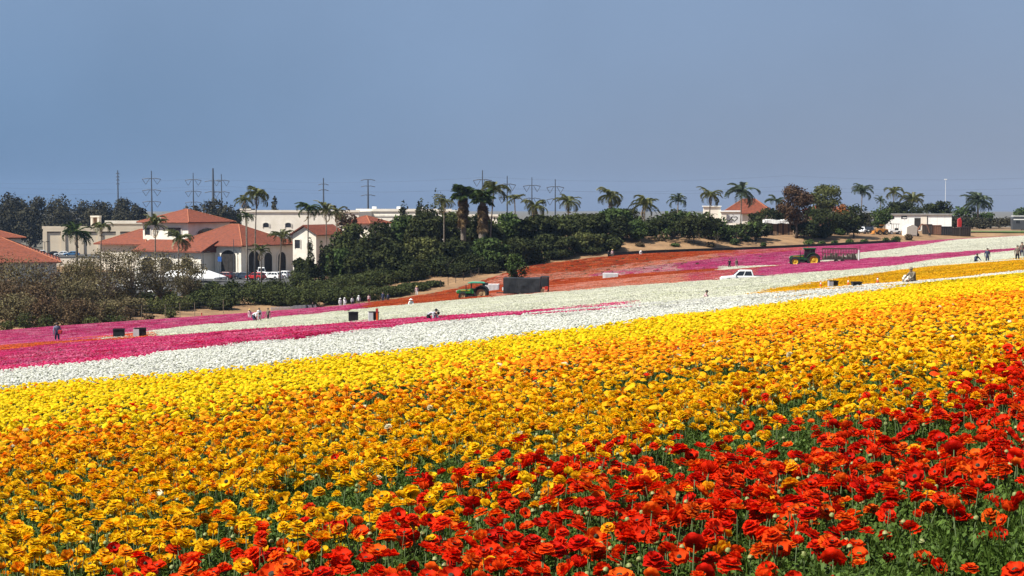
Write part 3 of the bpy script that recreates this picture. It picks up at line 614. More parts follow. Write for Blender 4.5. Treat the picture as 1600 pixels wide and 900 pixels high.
def roof_caps(parent, x0, x1, y0, y1, z0, z1, m):
    w, d = x1 - x0, y1 - y0; k = min(w, d) / 2 * .96
    r = [(x0 + k, (y0 + y1) / 2, z1), (x1 - k, (y0 + y1) / 2, z1)] if w >= d else [((x0 + x1) / 2, y0 + k, z1), ((x0 + x1) / 2, y1 - k, z1)]
    cs = [(x0, y0, z0), (x1, y0, z0), (x1, y1, z0), (x0, y1, z0)]; pair = [0, 1, 1, 0] if w >= d else [0, 0, 1, 1]
    for q, e in zip(cs, pair): MB().tube([q, r[e]], .16, 6).build('ridge_tile', 'ridge_tile', parent)
    if (Vector(r[0]) - Vector(r[1])).length > .5: MB().tube(r, .16, 6).build('ridge_tile', 'ridge_tile', parent)
def hip_roof(parent, x0, x1, y0, y1, z0, z1, m='roof_tile', caps=True):
    o = MB().hip(x0, x1, y0, y1, z0, z1).build('roof', m, parent)
    if caps: roof_caps(o, x0, x1, y0, y1, z0, z1, m)
    return o
TH = math.radians(31)
p0 = at(378, 425, 385)
B = thing('stucco_building', 'large white stucco building with stacked orange tile roofs and arched openings', 'building', (p0.x, p0.y, -17.6), -TH)
Z = lambda py, d=390: -(py - 320) / F * d + 17.6         # height over the lot of something seen at row py
wall(B, -22, 0, 0, 20, 0, Z(383)); hip_roof(B, -23.2, 1.2, -1.2, 21.2, Z(383), Z(350.5, 398))
wall(B, -38, -21.9, 4.4, 20.4, 0, Z(347, 402), 'white_wall', 'tower_wall'); hip_roof(B, -39.2, -20.6, 3.2, 21.6, Z(347, 402), Z(327, 408))
wall(B, -52, -37.9, 2.5, 18, 0, Z(381, 410)); hip_roof(B, -53.2, -34, 1.3, 19.2, Z(381, 410), Z(358, 416))
wall(B, -31, -9, -5, 0.05, 0, Z(393, 388)); pr = MB(); zA, zB = Z(393, 386), Z(375, 392)
pr.add([(-32, -6, zA), (-8, -6, zA), (-8.2, .6, zB), (-31.8, .6, zB), (-32, -6, zA - .3), (-8, -6, zA - .3), (-8.2, .6, zA - .3), (-31.8, .6, zA - .3)], [(0, 1, 2, 3), (4, 5, 1, 0), (5, 6, 2, 1), (6, 7, 3, 2), (7, 4, 0, 3), (7, 6, 5, 4)])
pr.build('porch_roof', 'roof_tile', B)
window(B, 'f', -4.3, 5.0, .1, 6.2, True, 1.6, 'dark_open', 0.0, 'archway', .5, 'stucco')
window(B, 'f', -13.5, 4.2, .1, 4.2, True, 1.5, 'dark_open', -5.0, 'archway', .45, 'stucco')
window(B, 'f', -20.5, 4.2, .1, 4.2, True, 1.5, 'dark_open', -5.0, 'archway', .45, 'stucco')
window(B, 'f', -27.0, 4.2, .1, 4.2, True, 1.5, 'dark_open', -5.0, 'archway', .45, 'stucco')
window(B, 'r', 4.5, 4.2, .1, 6.0, True, 1.6, 'dark_open', 0.0, 'archway', .45, 'stucco')
window(B, 'r', 10.0, 3.2, .1, 5.4, True, 1.4, 'dark_open', 0.0, 'archway', .4, 'stucco')
window(B, 'r', 15.5, 3.2, .1, 5.4, True, 1.4, 'dark_open', 0.0, 'archway', .4, 'stucco')
window(B, 'f', -36.2, 1.9, Z(367, 405), Z(355.5, 405), False, at_=4.4, frame=.2); window(B, 'f', -26.6, 4.6, Z(369, 403), Z(355.5, 403), False, at_=4.4, frame=.2)
window(B, 'r', 11.5, 8.0, Z(367, 404), Z(356.5, 404), True, 1.5, at_=-21.9, frame=.25)
for xx in (-8.3, -.25): MB().box(xx - .5, xx + .25, -.25, 0.1, 0, Z(387)).build('pilaster', 'stucco', B)
MB().box(-38.2, -21.7, 4.2, 4.45, Z(349.5, 402), Z(347.5, 402)).build('cornice', 'trim', B)
solar = MB(); solar.box(-16, -2, 21, 30, Z(372, 405), Z(366, 405)); solar.build('flat_roof', 'grey_roof', B)
wall(B, -15.5, -2.5, 21.3, 29.5, 0, Z(372.5, 405))

def at_lot(px, d, z=-17.6): return ((px - 800) / F * d, d, z)
# gabled cream annex
G = thing('gabled_house', 'small cream gabled house with orange tile roof behind the cypresses', 'building', at_lot(494, 372), -math.radians(24))
wz = Z(366, 372); pk = Z(352.5, 372); body = MB(); body.prism([(-6.6, 0), (0, 0), (0, wz), (-3.3, pk - .4), (-6.6, wz)], 1, 0, 13); body.build('wall', 'stucco', G)
rf = MB(); rf.prism([(-7.4, wz - .35), (-3.3, pk - .1), (.8, wz - .35), (.8, wz - .1), (-3.3, pk + .2), (-7.4, wz - .1)], 1, -.6, 13.6); rf.build('roof', 'roof_tile', G)
window(G, 'f', -5.2, 1.5, Z(388, 372), Z(375, 372), False, frame=.15); window(G, 'f', -1.9, 1.2, Z(388, 372), Z(378, 372), True, frame=.15)
# small tiled house seen over the trees
G = thing('tiled_cottage', 'low building with short orange tile roof showing above the dark trees', 'building', at_lot(578, 410), -TH)
wall(G, -9, 0, 0, 9, 0, Z(349, 410)); hip_roof(G, -9.8, .8, -.8, 9.8, Z(349, 410), Z(337, 416))
# tan warehouse with panels
d = 470; x0 = (68 - 800) / F * d; sc = F / d
W = thing('tan_warehouse', 'tan flat-roofed warehouse with recessed wall panels behind the parked cars', 'building', (x0, d, -17.6), 0)
h1 = Z(357, d); wall(W, 0, 40, 0, 26, 0, h1, 'tan_wall'); MB().box(-.3, 40.3, -.3, .1, h1 - .1, h1 + .7).build('parapet', 'tan_wall', W)
for k in range(7): MB().box(k * 5.6 - .1, k * 5.6 + 1.2, -.38, .02, 0, h1 - .9).build('pilaster', 'tan_wall', W)
MB().box(0.01, 39.9, -.36, .02, h1 - .9, h1 - .15).build('frieze', 'tan_wall', W)
for k in range(6): MB().box(k * 5.6 + 1.3, k * 5.6 + 5.4, -.14, .02, h1 - 1.25, h1 - .95).build('reveal', 'wood_dark', W)
d = 500; W = thing('upper_warehouse', 'taller cream flat-roofed block behind the tan warehouse', 'building', ((166 - 800) / F * d, d, -17.6), 0)
h2 = Z(347, d); wall(W, 0, 24, 0, 20, 0, h2, 'tan_wall'); MB().box(-.3, 24.3, -.3, .15, h2 - .5, h2 + .5).build('parapet', 'stucco', W); MB().box(0, 24, -.2, .05, h2 - 2.0, h2 - 1.5).build('band', 'stucco', W)
d = 492; W = thing('bell_turret', 'small open cream turret standing above the warehouse roof', 'building', ((150.5 - 800) / F * d, d, -17.6), 0)
hb, ht = Z(360, d), Z(337, d)
for sx in (-1, 1):
    for sy in (-1, 1): MB().box(sx * 1.05 - .3, sx * 1.05 + .3, sy * 1.05 - .3, sy * 1.05 + .3, hb, ht - .5).build('pier', 'stucco', W)
MB().box(-1.45, 1.45, -1.45, 1.45, ht - .5, ht).build('cap', 'stucco', W); wall(W, -1.35, 1.35, -1.35, 1.35, 0, hb, 'stucco')
MB().box(-.8, .8, -.2, .2, hb, ht - .5).build('core', 'wood', W)
# long white commercial buildings
d = 520; W = thing('white_hall', 'long white flat-roofed building with small arched windows behind the palms', 'building', ((378 - 800) / F * d, d, -17.6), math.radians(-4))
h3 = Z(330.5, d); wall(W, 0, 40, 0, 30, 0, h3, 'white_wall'); MB().box(-.3, 40.3, -.35, .2, h3 - .2, h3 + .5).build('cornice', 'stucco', W); MB().box(-.5, 3.2, -.45, .3, h3 + .5, h3 + 1.0).build('corner_cap', 'stucco', W)
MB().box(0, 40, -.18, .05, h3 - 7.6, h3 - 7.2).build('band', 'trim', W)
for px in (416.5, 451.5): window(W, 'f', (px - 378) / F * d * 1.0, 2.0, Z(355, d), Z(348, d), True, .5, frame=.25)
d = 545; W = thing('stepped_hall', 'long white building with stepped parapet sinking behind the dark trees', 'building', ((558 - 800) / F * d, d, -17.6), math.radians(-9))
h4 = Z(328.5, d); wall(W, 0, 34, 0, 30, 0, h4, 'white_wall'); MB().box(-.3, 34.3, -.35, .2, h4 - .4, h4 + .5).build('cornice', 'stucco', W); MB().box(0, 34, -.2, .1, h4 - 2.2, h4 - 1.7).build('band', 'trim', W)
wall(W, 34.3, 52, 1, 28, 0, h4 - 2.0, 'white_wall'); MB().box(34.3, 52.2, .65, 1.2, h4 - 2.1, h4 - 1.4).build('cornice', 'stucco', W)
for xx in (4, 13, 21, 29): MB().box(xx, xx + 1.4, 6, 7.4, h4, h4 + 1.3).build('roof_vent', 'white_metal', W)
# far left tiled buildings
d = 385; W = thing('shaded_villa', 'building with orange hip roof and two tiny arched windows at the picture edge', 'building', at_lot(33, d), math.radians(36))
h5 = Z(371, d); wall(W, -26, 0, 0, 16, 0, h5); hip_roof(W, -27, 1, -1, 17, h5, Z(352, d + 8))
for xx in (-4.2, -2.4): window(W, 'f', xx, 1.0, Z(386, d), Z(378.5, d), True, frame=.12)
d = 335; W = thing('near_tiled_building', 'wide orange tile hip roof rising just behind the brown brush', 'building', at_lot(88, d), math.radians(17))
h6 = Z(409, d); wall(W, -31, 0, 0, 24, 0, h6); hip_roof(W, -32, 1, -1, 25, h6, Z(371, d + 10))
# low concrete wall in front of the upper lot
d = 440; W = tag(MB().box(0, 34, 0, .5, -1, 2.2).build('retaining_wall', 'stucco', None, ((70 - 800) / F * d, d, Z(0) * 0 - 17.6)), 'low cream wall below the row of cars by the warehouse', 'wall')
# farm buildings on the bank
YZ = lambda px, d: gz((px - 800) / F * d, d)
def yard(px, d): return ((px - 800) / F * d, d, YZ(px, d))
def hgt(px, py, d): return at(px, py, d).z - YZ(px, d)
d = 430; W = thing('farm_house', 'farm house with orange hip roof behind the tall palm', 'building', yard(1168, d), math.radians(-12))
h = hgt(1168, 333, d); wall(W, -6.5, 6.5, 0, 10, 0, h, 'white_wall'); hip_roof(W, -7.4, 7.4, -.9, 10.9, h, hgt(1168, 311, d + 5), 'roof_tile'); window(W, 'f', 2.0, 1.5, h - 2.2, h - .8, False, frame=.12)
d = 412; W = thing('white_sheds', 'pair of low white flat-roofed sheds left of the orange roof', 'shed', yard(1126, d), math.radians(-6))
wall(W, -4.6, 0, 1, 6, 0, hgt(1120, 323, d), 'white_wall'); MB().box(-4.9, .2, .7, 6.2, hgt(1120, 323, d), hgt(1120, 321.5, d)).build('roof', 'white_metal', W); wall(W, 0.03, 5, 0, 5, 0, hgt(1140, 331, d), 'white_wall'); MB().box(-.2, 5.3, -.3, 5.3, hgt(1140, 331, d), hgt(1140, 329, d)).build('roof', 'white_metal', W)
window(W, 'f', 2.5, 1.6, .6, 1.9, False, at_=0, frame=.1)
d = 372; pz = at(1147, 342, d); S = thing('heart_sign', 'white board painted with a dark heart beside the banana plants', 'sign', yard(1147, d), 0)
sx0, sz0 = 0, pz.z - YZ(1147, d); MB().box(-1.9, 1.9, 0, .12, sz0 - 1.05, sz0 + 1.05).build('board', 'white_paint', S)
hv = [(16 * math.sin(t) ** 3, 13 * math.cos(t) - 5 * math.cos(2 * t) - 2 * math.cos(3 * t) - math.cos(4 * t)) for t in [6.2832 * k / 28 for k in range(28)]]
hm = MB(); nn = len(hv); hm.add([(q[0] * .052, -.03, sz0 + .05 + q[1] * .046) for q in hv] + [(q[0] * .039, -.03, sz0 + .05 + q[1] * .034) for q in hv] + [(q[0] * .052, .01, sz0 + .05 + q[1] * .046) for q in hv] + [(q[0] * .039, .01, sz0 + .05 + q[1] * .034) for q in hv],
       [(i, (i + 1) % nn, nn + (i + 1) % nn, nn + i) for i in range(nn)] + [(2 * nn + i, 2 * nn + (i + 1) % nn, (i + 1) % nn, i) for i in range(nn)]); hm.build('heart', 'dark_metal', S)
for sx in (-1.5, 1.5): MB().box(sx - .08, sx + .08, .13, .28, -.3, sz0 + .9).build('post', 'wood_dark', S)
d = 372; W = thing('open_shed', 'weathered wooden shed with sagging white roof on the bank', 'shed', yard(1218, d), math.radians(-4))
h = hgt(1218, 349, d); rr = MB(); nseg = 12
for k in range(nseg): x0 = -3.7 + k * 7.4 / nseg; rr.box(x0, x0 + 7.4 / nseg + .01, -.8 + .12 * math.sin(k), 4.6, h + .1 * math.sin(k * 1.3), h + .85 + .12 * math.sin(k * .9))
rr.build('roof', 'white_metal', W)
for k in range(15): MB().box(-3.3 + k * .44, -3.3 + k * .44 + .36, 0, .08, -.2, h - .05 * (k % 3)).build('plank', 'wood' if k % 3 else 'wood_dark', W)
MB().box(-3.3, 3.2, .3, 4.2, -.2, h - .1).build('wall', 'wood_dark', W)
d = 440; W = thing('terracotta_house', 'small house with white window frames half hidden by the rusty tree', 'building', yard(1290, d), 0)
h = hgt(1290, 328, d); wall(W, -4.6, 4.6, 0, 8, 0, h, 'rust_wood'); hip_roof(W, -5.2, 5.2, -.6, 8.6, h, h + 1.8, 'roof_tile_dull', False); window(W, 'f', -2.9, 1.5, h - 2.6, h - .6, False, frame=.3, trim='white_paint'); window(W, 'f', 2.4, 1.5, h - 2.6, h - .6, False, frame=.3, trim='white_paint')
d = 432; W = thing('white_trailer_building', 'long white flat-fronted farm building with one dark doorway', 'building', yard(1435, d), math.radians(-13))
h = hgt(1435, 335.5, d); hw = 8.9; wall(W, -hw, hw, 0, 7, -.3, h, 'white_metal'); MB().box(-hw - .2, hw + .2, -.35, 7.2, h, h + .28).build('roof', 'grey_roof', W)
MB().box(-1.2, .5, -.06, .02, .3, h - .9).build('doorway', 'dark_open', W); MB().box(.55, 2.2, -.08, .02, .2, h - .35).build('cream_panel', 'stucco', W); MB().box(2.25, 2.4, -.12, .02, -.1, h - .3).build('downpipe', 'dark_metal', W)
for xx in (-7.5, -4.0): MB().box(xx - .8, xx + .8, -.05, .02, h - 1.15, h - .35).build('high_window', 'glass', W)
for k in range(9): MB().box(-hw + .05 + k * 1.98, -hw + .09 + k * 1.98, -.03, .02, -.1, h - .02).build('seam', 'trim', W)
d = 418; W = thing('white_hut', 'small white hut with a grey side wall between two trees', 'shed', yard(1362, d), math.radians(-20))
h = hgt(1362, 339, d); wall(W, -2.6, 0, 0, 3, -.2, h, 'white_metal'); MB().box(-2.9, .3, -.3, 3.3, h, h + .2).build('roof', 'grey_roof', W); window(W, 'f', -1.3, 1.3, h - 1.3, h - .4, False, frame=.1)

# ------------------------------------------------------------------ vegetation
def unit(v): return v / np.maximum(np.linalg.norm(v, axis=1, keepdims=True), 1e-9)
def leaf_cloud(ctr, out, size, r, flat=.5):
    n = len(ctr); nrm = unit(out * .55 + r.normal(0, .6, (n, 3)) + np.array([0, 0, flat])); t = unit(np.cross(nrm, r.normal(0, 1, (n, 3)))); b = np.cross(nrm, t)
    a = size * r.uniform(.6, 1.35, (n, 1)); w = a * r.uniform(.4, .75, (n, 1)); k = r.uniform(-.25, .25, (n, 1)) * a
    V = np.stack([ctr - t * a, ctr + b * w + nrm * k, ctr + t * a, ctr - b * w + nrm * k], 1).reshape(-1, 3); return V, np.arange(4 * n).reshape(n, 4)
def crown_mesh(name, lobes, n, size, mat, r, hollow=.55, flat=.35):
    L = np.array(lobes); wgt = (L[:, 3] * L[:, 4] * L[:, 5]) ** .67; k = r.choice(len(L), n, p=wgt / wgt.sum())
    d = unit(r.normal(0, 1, (n, 3))); rad = hollow + (1.05 - hollow) * r.random((n, 1)) ** .6
    rad *= 1 + .22 * np.sin(d[:, :1] * 7 + k[:, None]) * np.sin(d[:, 1:2] * 6 + 2 * k[:, None]) 
    c = L[k, :3] + d * rad * L[k, 3:6]
    V, Q = leaf_cloud(c, d, size, r, flat); return np_mesh(name, V, Q, mat)
def tree(name, label, cat, px, d, top_py, wpx, mat='leaf_dark', bark='bark', base=.15, n=2600, size=.42, seed=1, nl=11, group=None, hollow=.5, flat=.35, limbs=6, round_=.8, base_py=None, oz=None):
    r = np.random.default_rng(seed); b = spot(px, d)
    if oz is not None: b.z = oz
    H = at(px, top_py, d).z - b.z; Wd = wpx / F * d; t = thing(name, label, cat, tuple(b), 0, group)
    zc = H * (base + (1 - base) / 2); rz = H * (1 - base) / 2; lob = [(0, 0, zc, Wd * .36, Wd * .36, rz * .8)]
    for k in range(nl):
        a = r.uniform(0, 6.28); hh = r.uniform(-1, 1); q = math.sqrt(max(0, 1 - abs(hh) ** 2.2)) * r.uniform(.55, 1.0); s = r.uniform(.26, .42)
        lob.append((Wd * .5 * q * (1 - s * .7) * math.cos(a), Wd * .5 * q * (1 - s * .7) * math.sin(a), zc + hh * rz * (1 - s * .75), Wd * .5 * s * 1.15, Wd * .5 * s * 1.15, max(rz * s * round_, Wd * .10)))
    m = MB(); m.smooth = True; tr = max(.10, H * .022); m.tube([(0, 0, -.4), (r.uniform(-.1, .1) * H * .1, 0, H * base * .6), (r.uniform(-.3, .3), r.uniform(-.3, .3), zc + rz * .3)], [tr * 1.5, tr, tr * .35], 7)
    for q in lob[1:1 + limbs]: m.tube([(0, 0, H * base * .5 + .1 * H), (q[0] * .45, q[1] * .45, (q[2] + H * base) * .55), (q[0] * .9, q[1] * .9, q[2])], [tr * .6, tr * .4, tr * .12], 5)
    m.build('trunk', bark, t); link('crown', crown_mesh('crown', lob, n, size, mat, r, hollow, flat), t); return t
def shrub(name, label, cat, px, d, top_py, wpx, mat='leaf_hedge', n=1500, size=.28, seed=1, group=None, depth=1.0, twigs=0, bark='bark', hollow=.6, flat=.5):
    r = np.random.default_rng(seed); b = spot(px, d); H = max(.5, at(px, top_py, d).z - b.z); Wd = wpx / F * d; t = thing(name, label, cat, tuple(b), 0, group); lob = []
    for k in range(8):
        a = r.uniform(0, 6.28); q = r.uniform(.15, .62); s = r.uniform(.42, .6); lob.append((Wd * .5 * q * math.cos(a), Wd * .5 * q * depth * math.sin(a), H * r.uniform(.38, .55), Wd * .5 * s, Wd * .5 * s * depth, H * r.uniform(.42, .5)))
    lob.append((0, 0, H * .46, Wd * .4, Wd * .4 * depth, H * .5))
    m = MB()
    for k in range(5 + twigs):
        a = r.uniform(0, 6.28); q = r.uniform(.2, .5) * Wd; m.tube([(0.1 * math.cos(a), .1 * math.sin(a), -.2), (q * .5 * math.cos(a), q * .5 * math.sin(a), H * .45), (q * math.cos(a + .3), q * depth * math.sin(a + .3), H * r.uniform(.7, 1.02))], [.07, .045, .015], 4)
    m.build('stem', bark, t); me = crown_mesh('crown', lob, n, size, mat, r, hollow, flat); link('crown', me, t); return t
# tall dark trees behind the field, back row then front row
BACK = [(522, 374, 44, 345), (548, 346, 70, 342), (590, 341, 74, 335), (630, 330, 72, 340), (672, 326, 74, 330), (712, 331, 74, 335), (752, 333, 74, 325), (795, 334, 78, 330), (838, 336, 74, 325), (880, 333, 78, 335), (920, 332, 74, 330), (960, 327, 72, 340)]
for i, (px, ty, w, d) in enumerate(BACK): tree('evergreen_tree', 'tall dark evergreen, %s from the left in the back row behind the field' % ORD[i], 'tree', px, d, ty, w, ['leaf_dark', 'leaf_mid', 'leaf_dark', 'leaf_hedge'][(i * 7) % 4], 'bark', .10, 5600, .36, 200 + i, 13, 'dark evergreens behind the field')
FRONT = [(474, 402, 44, 316), (532, 388, 56, 309), (566, 380, 64, 304), (612, 377, 70, 300), (660, 371, 74, 304), (710, 371, 70, 306), (762, 369, 74, 308), (815, 367, 72, 312), (866, 366, 70, 318), (912, 364, 62, 322), (948, 368, 50, 325)]
for i, (px, ty, w, d) in enumerate(FRONT): tree('evergreen_tree', 'broad dark evergreen reaching the ground, %s from the left in the front row' % ORD[i], 'tree', px, d, ty, w, ['leaf_dark', 'leaf_mid', 'leaf_dark', 'leaf_dark', 'leaf_olive'][i % 5], 'bark', .02, 5200, .33, 230 + i, 13, 'dark evergreens behind the field')
LOWB = [(640, 402, 56, 298), (690, 400, 60, 300), (735, 396, 60, 304), (782, 392, 60, 308), (828, 390, 60, 313), (872, 387, 60, 317), (914, 384, 56, 321), (948, 382, 44, 324), (715, 412, 40, 299), (760, 408, 40, 303)]
for i, (px, ty, w, d) in enumerate(LOWB): shrub('understorey_bush', 'dark understorey bush, %s from the left at the foot of the evergreens' % ORD[sorted(q[0] for q in LOWB).index(px)], 'bush', px, d, ty, w, 'leaf_dark', 3000, .24, 300 + i, 'bushes at the foot of the evergreens')
for i, (px, ty, w, d) in enumerate([(633, 311, 20, 420), (656, 305, 22, 410), (684, 289, 30, 400), (668, 312, 20, 405)]): tree('pine_tree', 'dark pointed pine above the tree line, %s by height among four' % ['third', 'second', 'tallest', 'lowest'][i], 'tree', px, d, ty, w, 'leaf_dark', 'bark', .12, 1100, .38, 260 + i, 9, 'pines above the tree line', oz=-17)
tree('round_tree', 'dark rounded tree standing by the long white building', 'tree', 543, 400, 321, 44, 'leaf_rust', 'bark', .2, 1500, .42, 270, 9, oz=-17.6)
for i, (px, ty, d) in enumerate([(485, 364, 300), (502, 372, 301), (518, 381, 299)]):
    b = spot(px, d); H = at(px, ty, d).z - b.z; t = thing('cypress_tree', ['tallest slim cypress, left of the three by the parking lot', 'middle slim cypress of the three by the parking lot', 'shortest slim cypress, right of the three by the parking lot'][i], 'tree', tuple(b), 0, 'slim cypresses')
    m = MB(); m.tube([(0, 0, -.3), (0, 0, H * .8)], [.18, .04], 6); m.build('trunk', 'bark', t); r = np.random.default_rng(300 + i)
    lob = [(r.uniform(-.1, .1), r.uniform(-.1, .1), H * (.06 + .09 * k), .95 * (1.05 - (k / 10.5) ** 2), .95 * (1.05 - (k / 10.5) ** 2), H * .09) for k in range(10)]; link('crown', crown_mesh('crown', lob, 1300, .24, 'leaf_dark', r, .6, .9), t)
# clipped shrubs between the lot and the field
SHR = [(318, 452, 66, 268), (362, 448, 70, 270), (405, 443, 76, 274), (440, 446, 60, 272), (470, 452, 60, 268), (500, 436, 90, 290), (545, 427, 84, 293), (592, 420, 84, 296), (636, 417, 60, 298), (525, 449, 80, 272), (570, 446, 76, 276), (612, 447, 64, 279), (650, 441, 56, 284), (676, 438, 34, 287), (300, 462, 40, 262), (345, 462, 50, 262)]
for i, (px, ty, w, d) in enumerate(SHR): shrub('clipped_shrub', 'rounded olive shrub with sunlit top, %s of the belt beside the dirt road' % ORD[i], 'shrub', px, d, ty, w, 'leaf_hedge', 4200, .20, 330 + i, 'olive shrubs beside the dirt road', 1.0)
# dry brush at the left
BR = [(-20, 394, 110, 262, 1), (28, 398, 90, 258, 0), (75, 403, 80, 262, 1), (118, 408, 76, 262, 0), (5, 432, 90, 238, 1), (58, 436, 80, 236, 1), (104, 428, 84, 240, 0), (148, 432, 76, 246, 0), (22, 458, 80, 224, 0), (72, 462, 76, 224, 1), (122, 466, 70, 230, 1), (168, 466, 60, 236, 0), (205, 462, 60, 246, 0), (240, 466, 54, 252, 2), (276, 462, 50, 258, 2), (-30, 450, 80, 226, 1)]
for i, (px, ty, w, d, k) in enumerate(BR):
    shrub('dry_brush', '%s dry bush, %s in the tangle at the picture edge' % (['olive', 'brown', 'green'][k], ORD[i]), 'bush', px, d, ty, w, ['leaf_tan', 'leaf_brown', 'leaf_olive'][k], 3600, .17, 360 + i, 'dry brush at the left', 1.0, 14, 'bark', .35, .1)
for i, (px, ty, w, d) in enumerate([(128, 394, 70, 262), (166, 384, 90, 258), (206, 385, 100, 262), (250, 388, 90, 266), (292, 396, 64, 274)]):
    t = tree('sparse_tree', 'half-bare tree with twiggy branches, %s from the left in front of the tiled building' % ORD[i], 'tree', px, d, ty, w, 'leaf_tan', 'pale_bark', .10, 4600, .15, 400 + i, 24, 'half-bare trees', .25, 0, 24)
# far tree lines
for i, (px, ty, w, d) in enumerate([(-25, 297, 70, 720), (18, 301, 60, 700), (55, 303, 58, 720), (92, 302, 60, 700), (128, 305, 56, 710), (162, 311, 52, 700), (190, 307, 52, 720), (216, 318, 34, 700), (5, 318, 60, 660), (48, 320, 60, 655), (100, 322, 60, 650), (150, 324, 60, 655), (196, 326, 50, 650)]):
    tree('eucalyptus_tree', 'dark far eucalyptus, %s in the row on the horizon above the warehouse' % ORD[i], 'tree', px, d, ty, w, 'leaf_euc', 'bark', .03, 3200, .62, 430 + i, 13, 'far eucalyptus row', oz=-20)
for i, (px, ty, w, d) in enumerate([(302, 318, 40, 640), (330, 306, 56, 640), (358, 313, 44, 650), (384, 318, 34, 650)]):
    tree('hill_tree', 'grey-green far tree, %s in the clump behind the tower roof' % ORD[i], 'tree', px, d, ty, w, 'leaf_euc', 'bark', .03, 2400, .6, 450 + i, 12, 'far clump behind the tower', oz=-19)
tree('araucaria_tree', 'pointed far conifer between the tall palm and the white building', 'tree', 430, 700, 305, 16, 'leaf_euc', 'bark', .1, 500, .8, 456, 8, oz=-20)
# scrub filling the top of the bank
for i, (px, ty, w, d, mt) in enumerate([(968, 338, 50, 334, 'leaf_dark'), (995, 344, 48, 336, 'leaf_mid'), (1022, 336, 50, 342, 'leaf_dark'), (1050, 332, 48, 348, 'leaf_dark'), (1108, 338, 46, 348, 'leaf_dark'), (1136, 349, 44, 349, 'leaf_mid'), (1164, 348, 44, 352, 'leaf_dark'), (1188, 344, 38, 356, 'leaf_dark'), (1256, 346, 44, 364, 'leaf_dark'), (1284, 352, 40, 366, 'leaf_dark'), (1312, 346, 44, 378, 'leaf_mid'), (1065, 324, 50, 364, 'leaf_dark'), (1120, 340, 40, 378, 'leaf_dark'), (985, 324, 56, 356, 'leaf_dark')]):
    tree('bank_scrub', 'dense dark scrub, %s from the left along the top of the bank' % ORD[sorted([968, 995, 1022, 1050, 1108, 1136, 1164, 1188, 1256, 1284, 1312, 1065, 1120, 985]).index(px)], 'bush', px, d, ty, w, mt, 'bark', .02, 3000, .25, 560 + i, 9, 'dark scrub on the bank', limbs=4)
# dark bushes before the parked cars
for i, (px, ty, w, d) in enumerate([(330, 440, 46, 292), (365, 438, 44, 294), (398, 437, 44, 296), (432, 436, 44, 298), (466, 424, 44, 302), (300, 440, 40, 288), (258, 452, 44, 276), (222, 456, 44, 270), (185, 456, 46, 264)]):
    shrub('lot_bush', 'dark bush at the lot edge, %s from the left in front of the cars' % ORD[sorted([330, 365, 398, 432, 466, 300, 258, 222, 185]).index(px)], 'bush', px, d, ty, w, 'leaf_dark' if i % 2 else 'leaf_hedge', 2000, .22, 580 + i, 'dark bushes at the lot edge')
# trees of the farm yard
for i, (px, ty, w, d) in enumerate([(1222, 322, 36, 404), (1270, 322, 40, 420), (1318, 324, 44, 404), (1352, 332, 26, 408), (1180, 330, 30, 410)]):
    tree('yard_thicket', 'dark thicket tree filling the yard behind the bank, %s from the left' % ORD[sorted([1222, 1270, 1318, 1352, 1180]).index(px)], 'tree', px, d, ty, w, ['leaf_dark', 'leaf_mid', 'leaf_dark', 'leaf_euc', 'leaf_dark'][i], 'bark', .05, 2000, .28, 600 + i, 10, 'thicket in the yard')
tree('rusty_eucalyptus', 'tall reddish brown tree rising from the bank', 'tree', 1244, 362, 286, 60, 'leaf_rust', 'bark', .22, 5200, .28, 470, 14)
tree('domed_tree', 'dark olive tree with domed crown behind the reddish one', 'tree', 1290, 410, 288, 66, 'leaf_olive', 'bark', .40, 4200, .30, 471, 12)
tree('yard_tree', 'dense grey-green tree beside the orange flowering bush', 'tree', 1296, 370, 322, 60, 'leaf_dark', 'bark', .12, 1700, .32, 472, 10)
tree('yard_tree', 'dark tree standing left of the white hut', 'tree', 1334, 372, 313, 56, 'leaf_dark', 'bark', .12, 1900, .32, 473, 10)
tree('yard_tree', 'dark tree standing between the white hut and long white building', 'tree', 1377, 390, 320, 44, 'leaf_mid', 'bark', .18, 1500, .32, 474, 10)
tree('orange_bush', 'orange flowering bush showing between yard trees', 'bush', 1314, 400, 318, 30, 'leaf_orange', 'bark', .15, 800, .32, 475, 8)
tree('yard_tree', 'low dark tree behind the wooden shed', 'tree', 1200, 395, 324, 52, 'leaf_dark', 'bark', .1, 1600, .34, 476, 9)
tree('bank_tree', 'dark spreading tree casting shade on the bank', 'tree', 1084, 338, 331, 74, 'leaf_dark', 'bark', .10, 4200, .27, 477, 12)
tree('yard_tree', 'dark bushy tree at the foot of the reddish one', 'tree', 1268, 360, 346, 34, 'leaf_dark', 'bark', .06, 1100, .3, 478, 8)
for i, (px, ty, w) in enumerate([(1396, 315, 46), (1422, 314, 48), (1448, 315, 46), (1470, 312, 42)]): tree('hedge_tree', 'black-green hedge tree, %s from the left above the long white building' % ORD[i], 'tree', px, 446, ty, w, 'leaf_dark', 'bark', .05, 2400, .34, 480 + i, 9, 'hedge above the white building')
for i, (px, ty, w, d) in enumerate([(1492, 320, 34, 470), (1514, 322, 40, 480), (1540, 330, 30, 490), (1596, 324, 34, 500), (1560, 338, 44, 470), (1500, 338, 50, 462), (1530, 338, 44, 465), (1585, 341, 30, 480)]):
    tree('edge_tree', '%s at the far end of the yard, %s in its row' % ('green rounded tree' if i < 4 else 'low dull brush', ORD[i if i < 4 else i - 4]), 'tree', px, d, ty, w, 'leaf_mid' if i < 4 else 'leaf_euc', 'bark', .05, 1000, .36, 490 + i, 8, 'trees at the far end of the yard')
tree('field_shrub', 'dark upright shrub standing behind the black trailer', 'shrub', 808, 232, 389, 34, 'leaf_mid', 'bark', .02, 1500, .20, 500, 11, limbs=4)
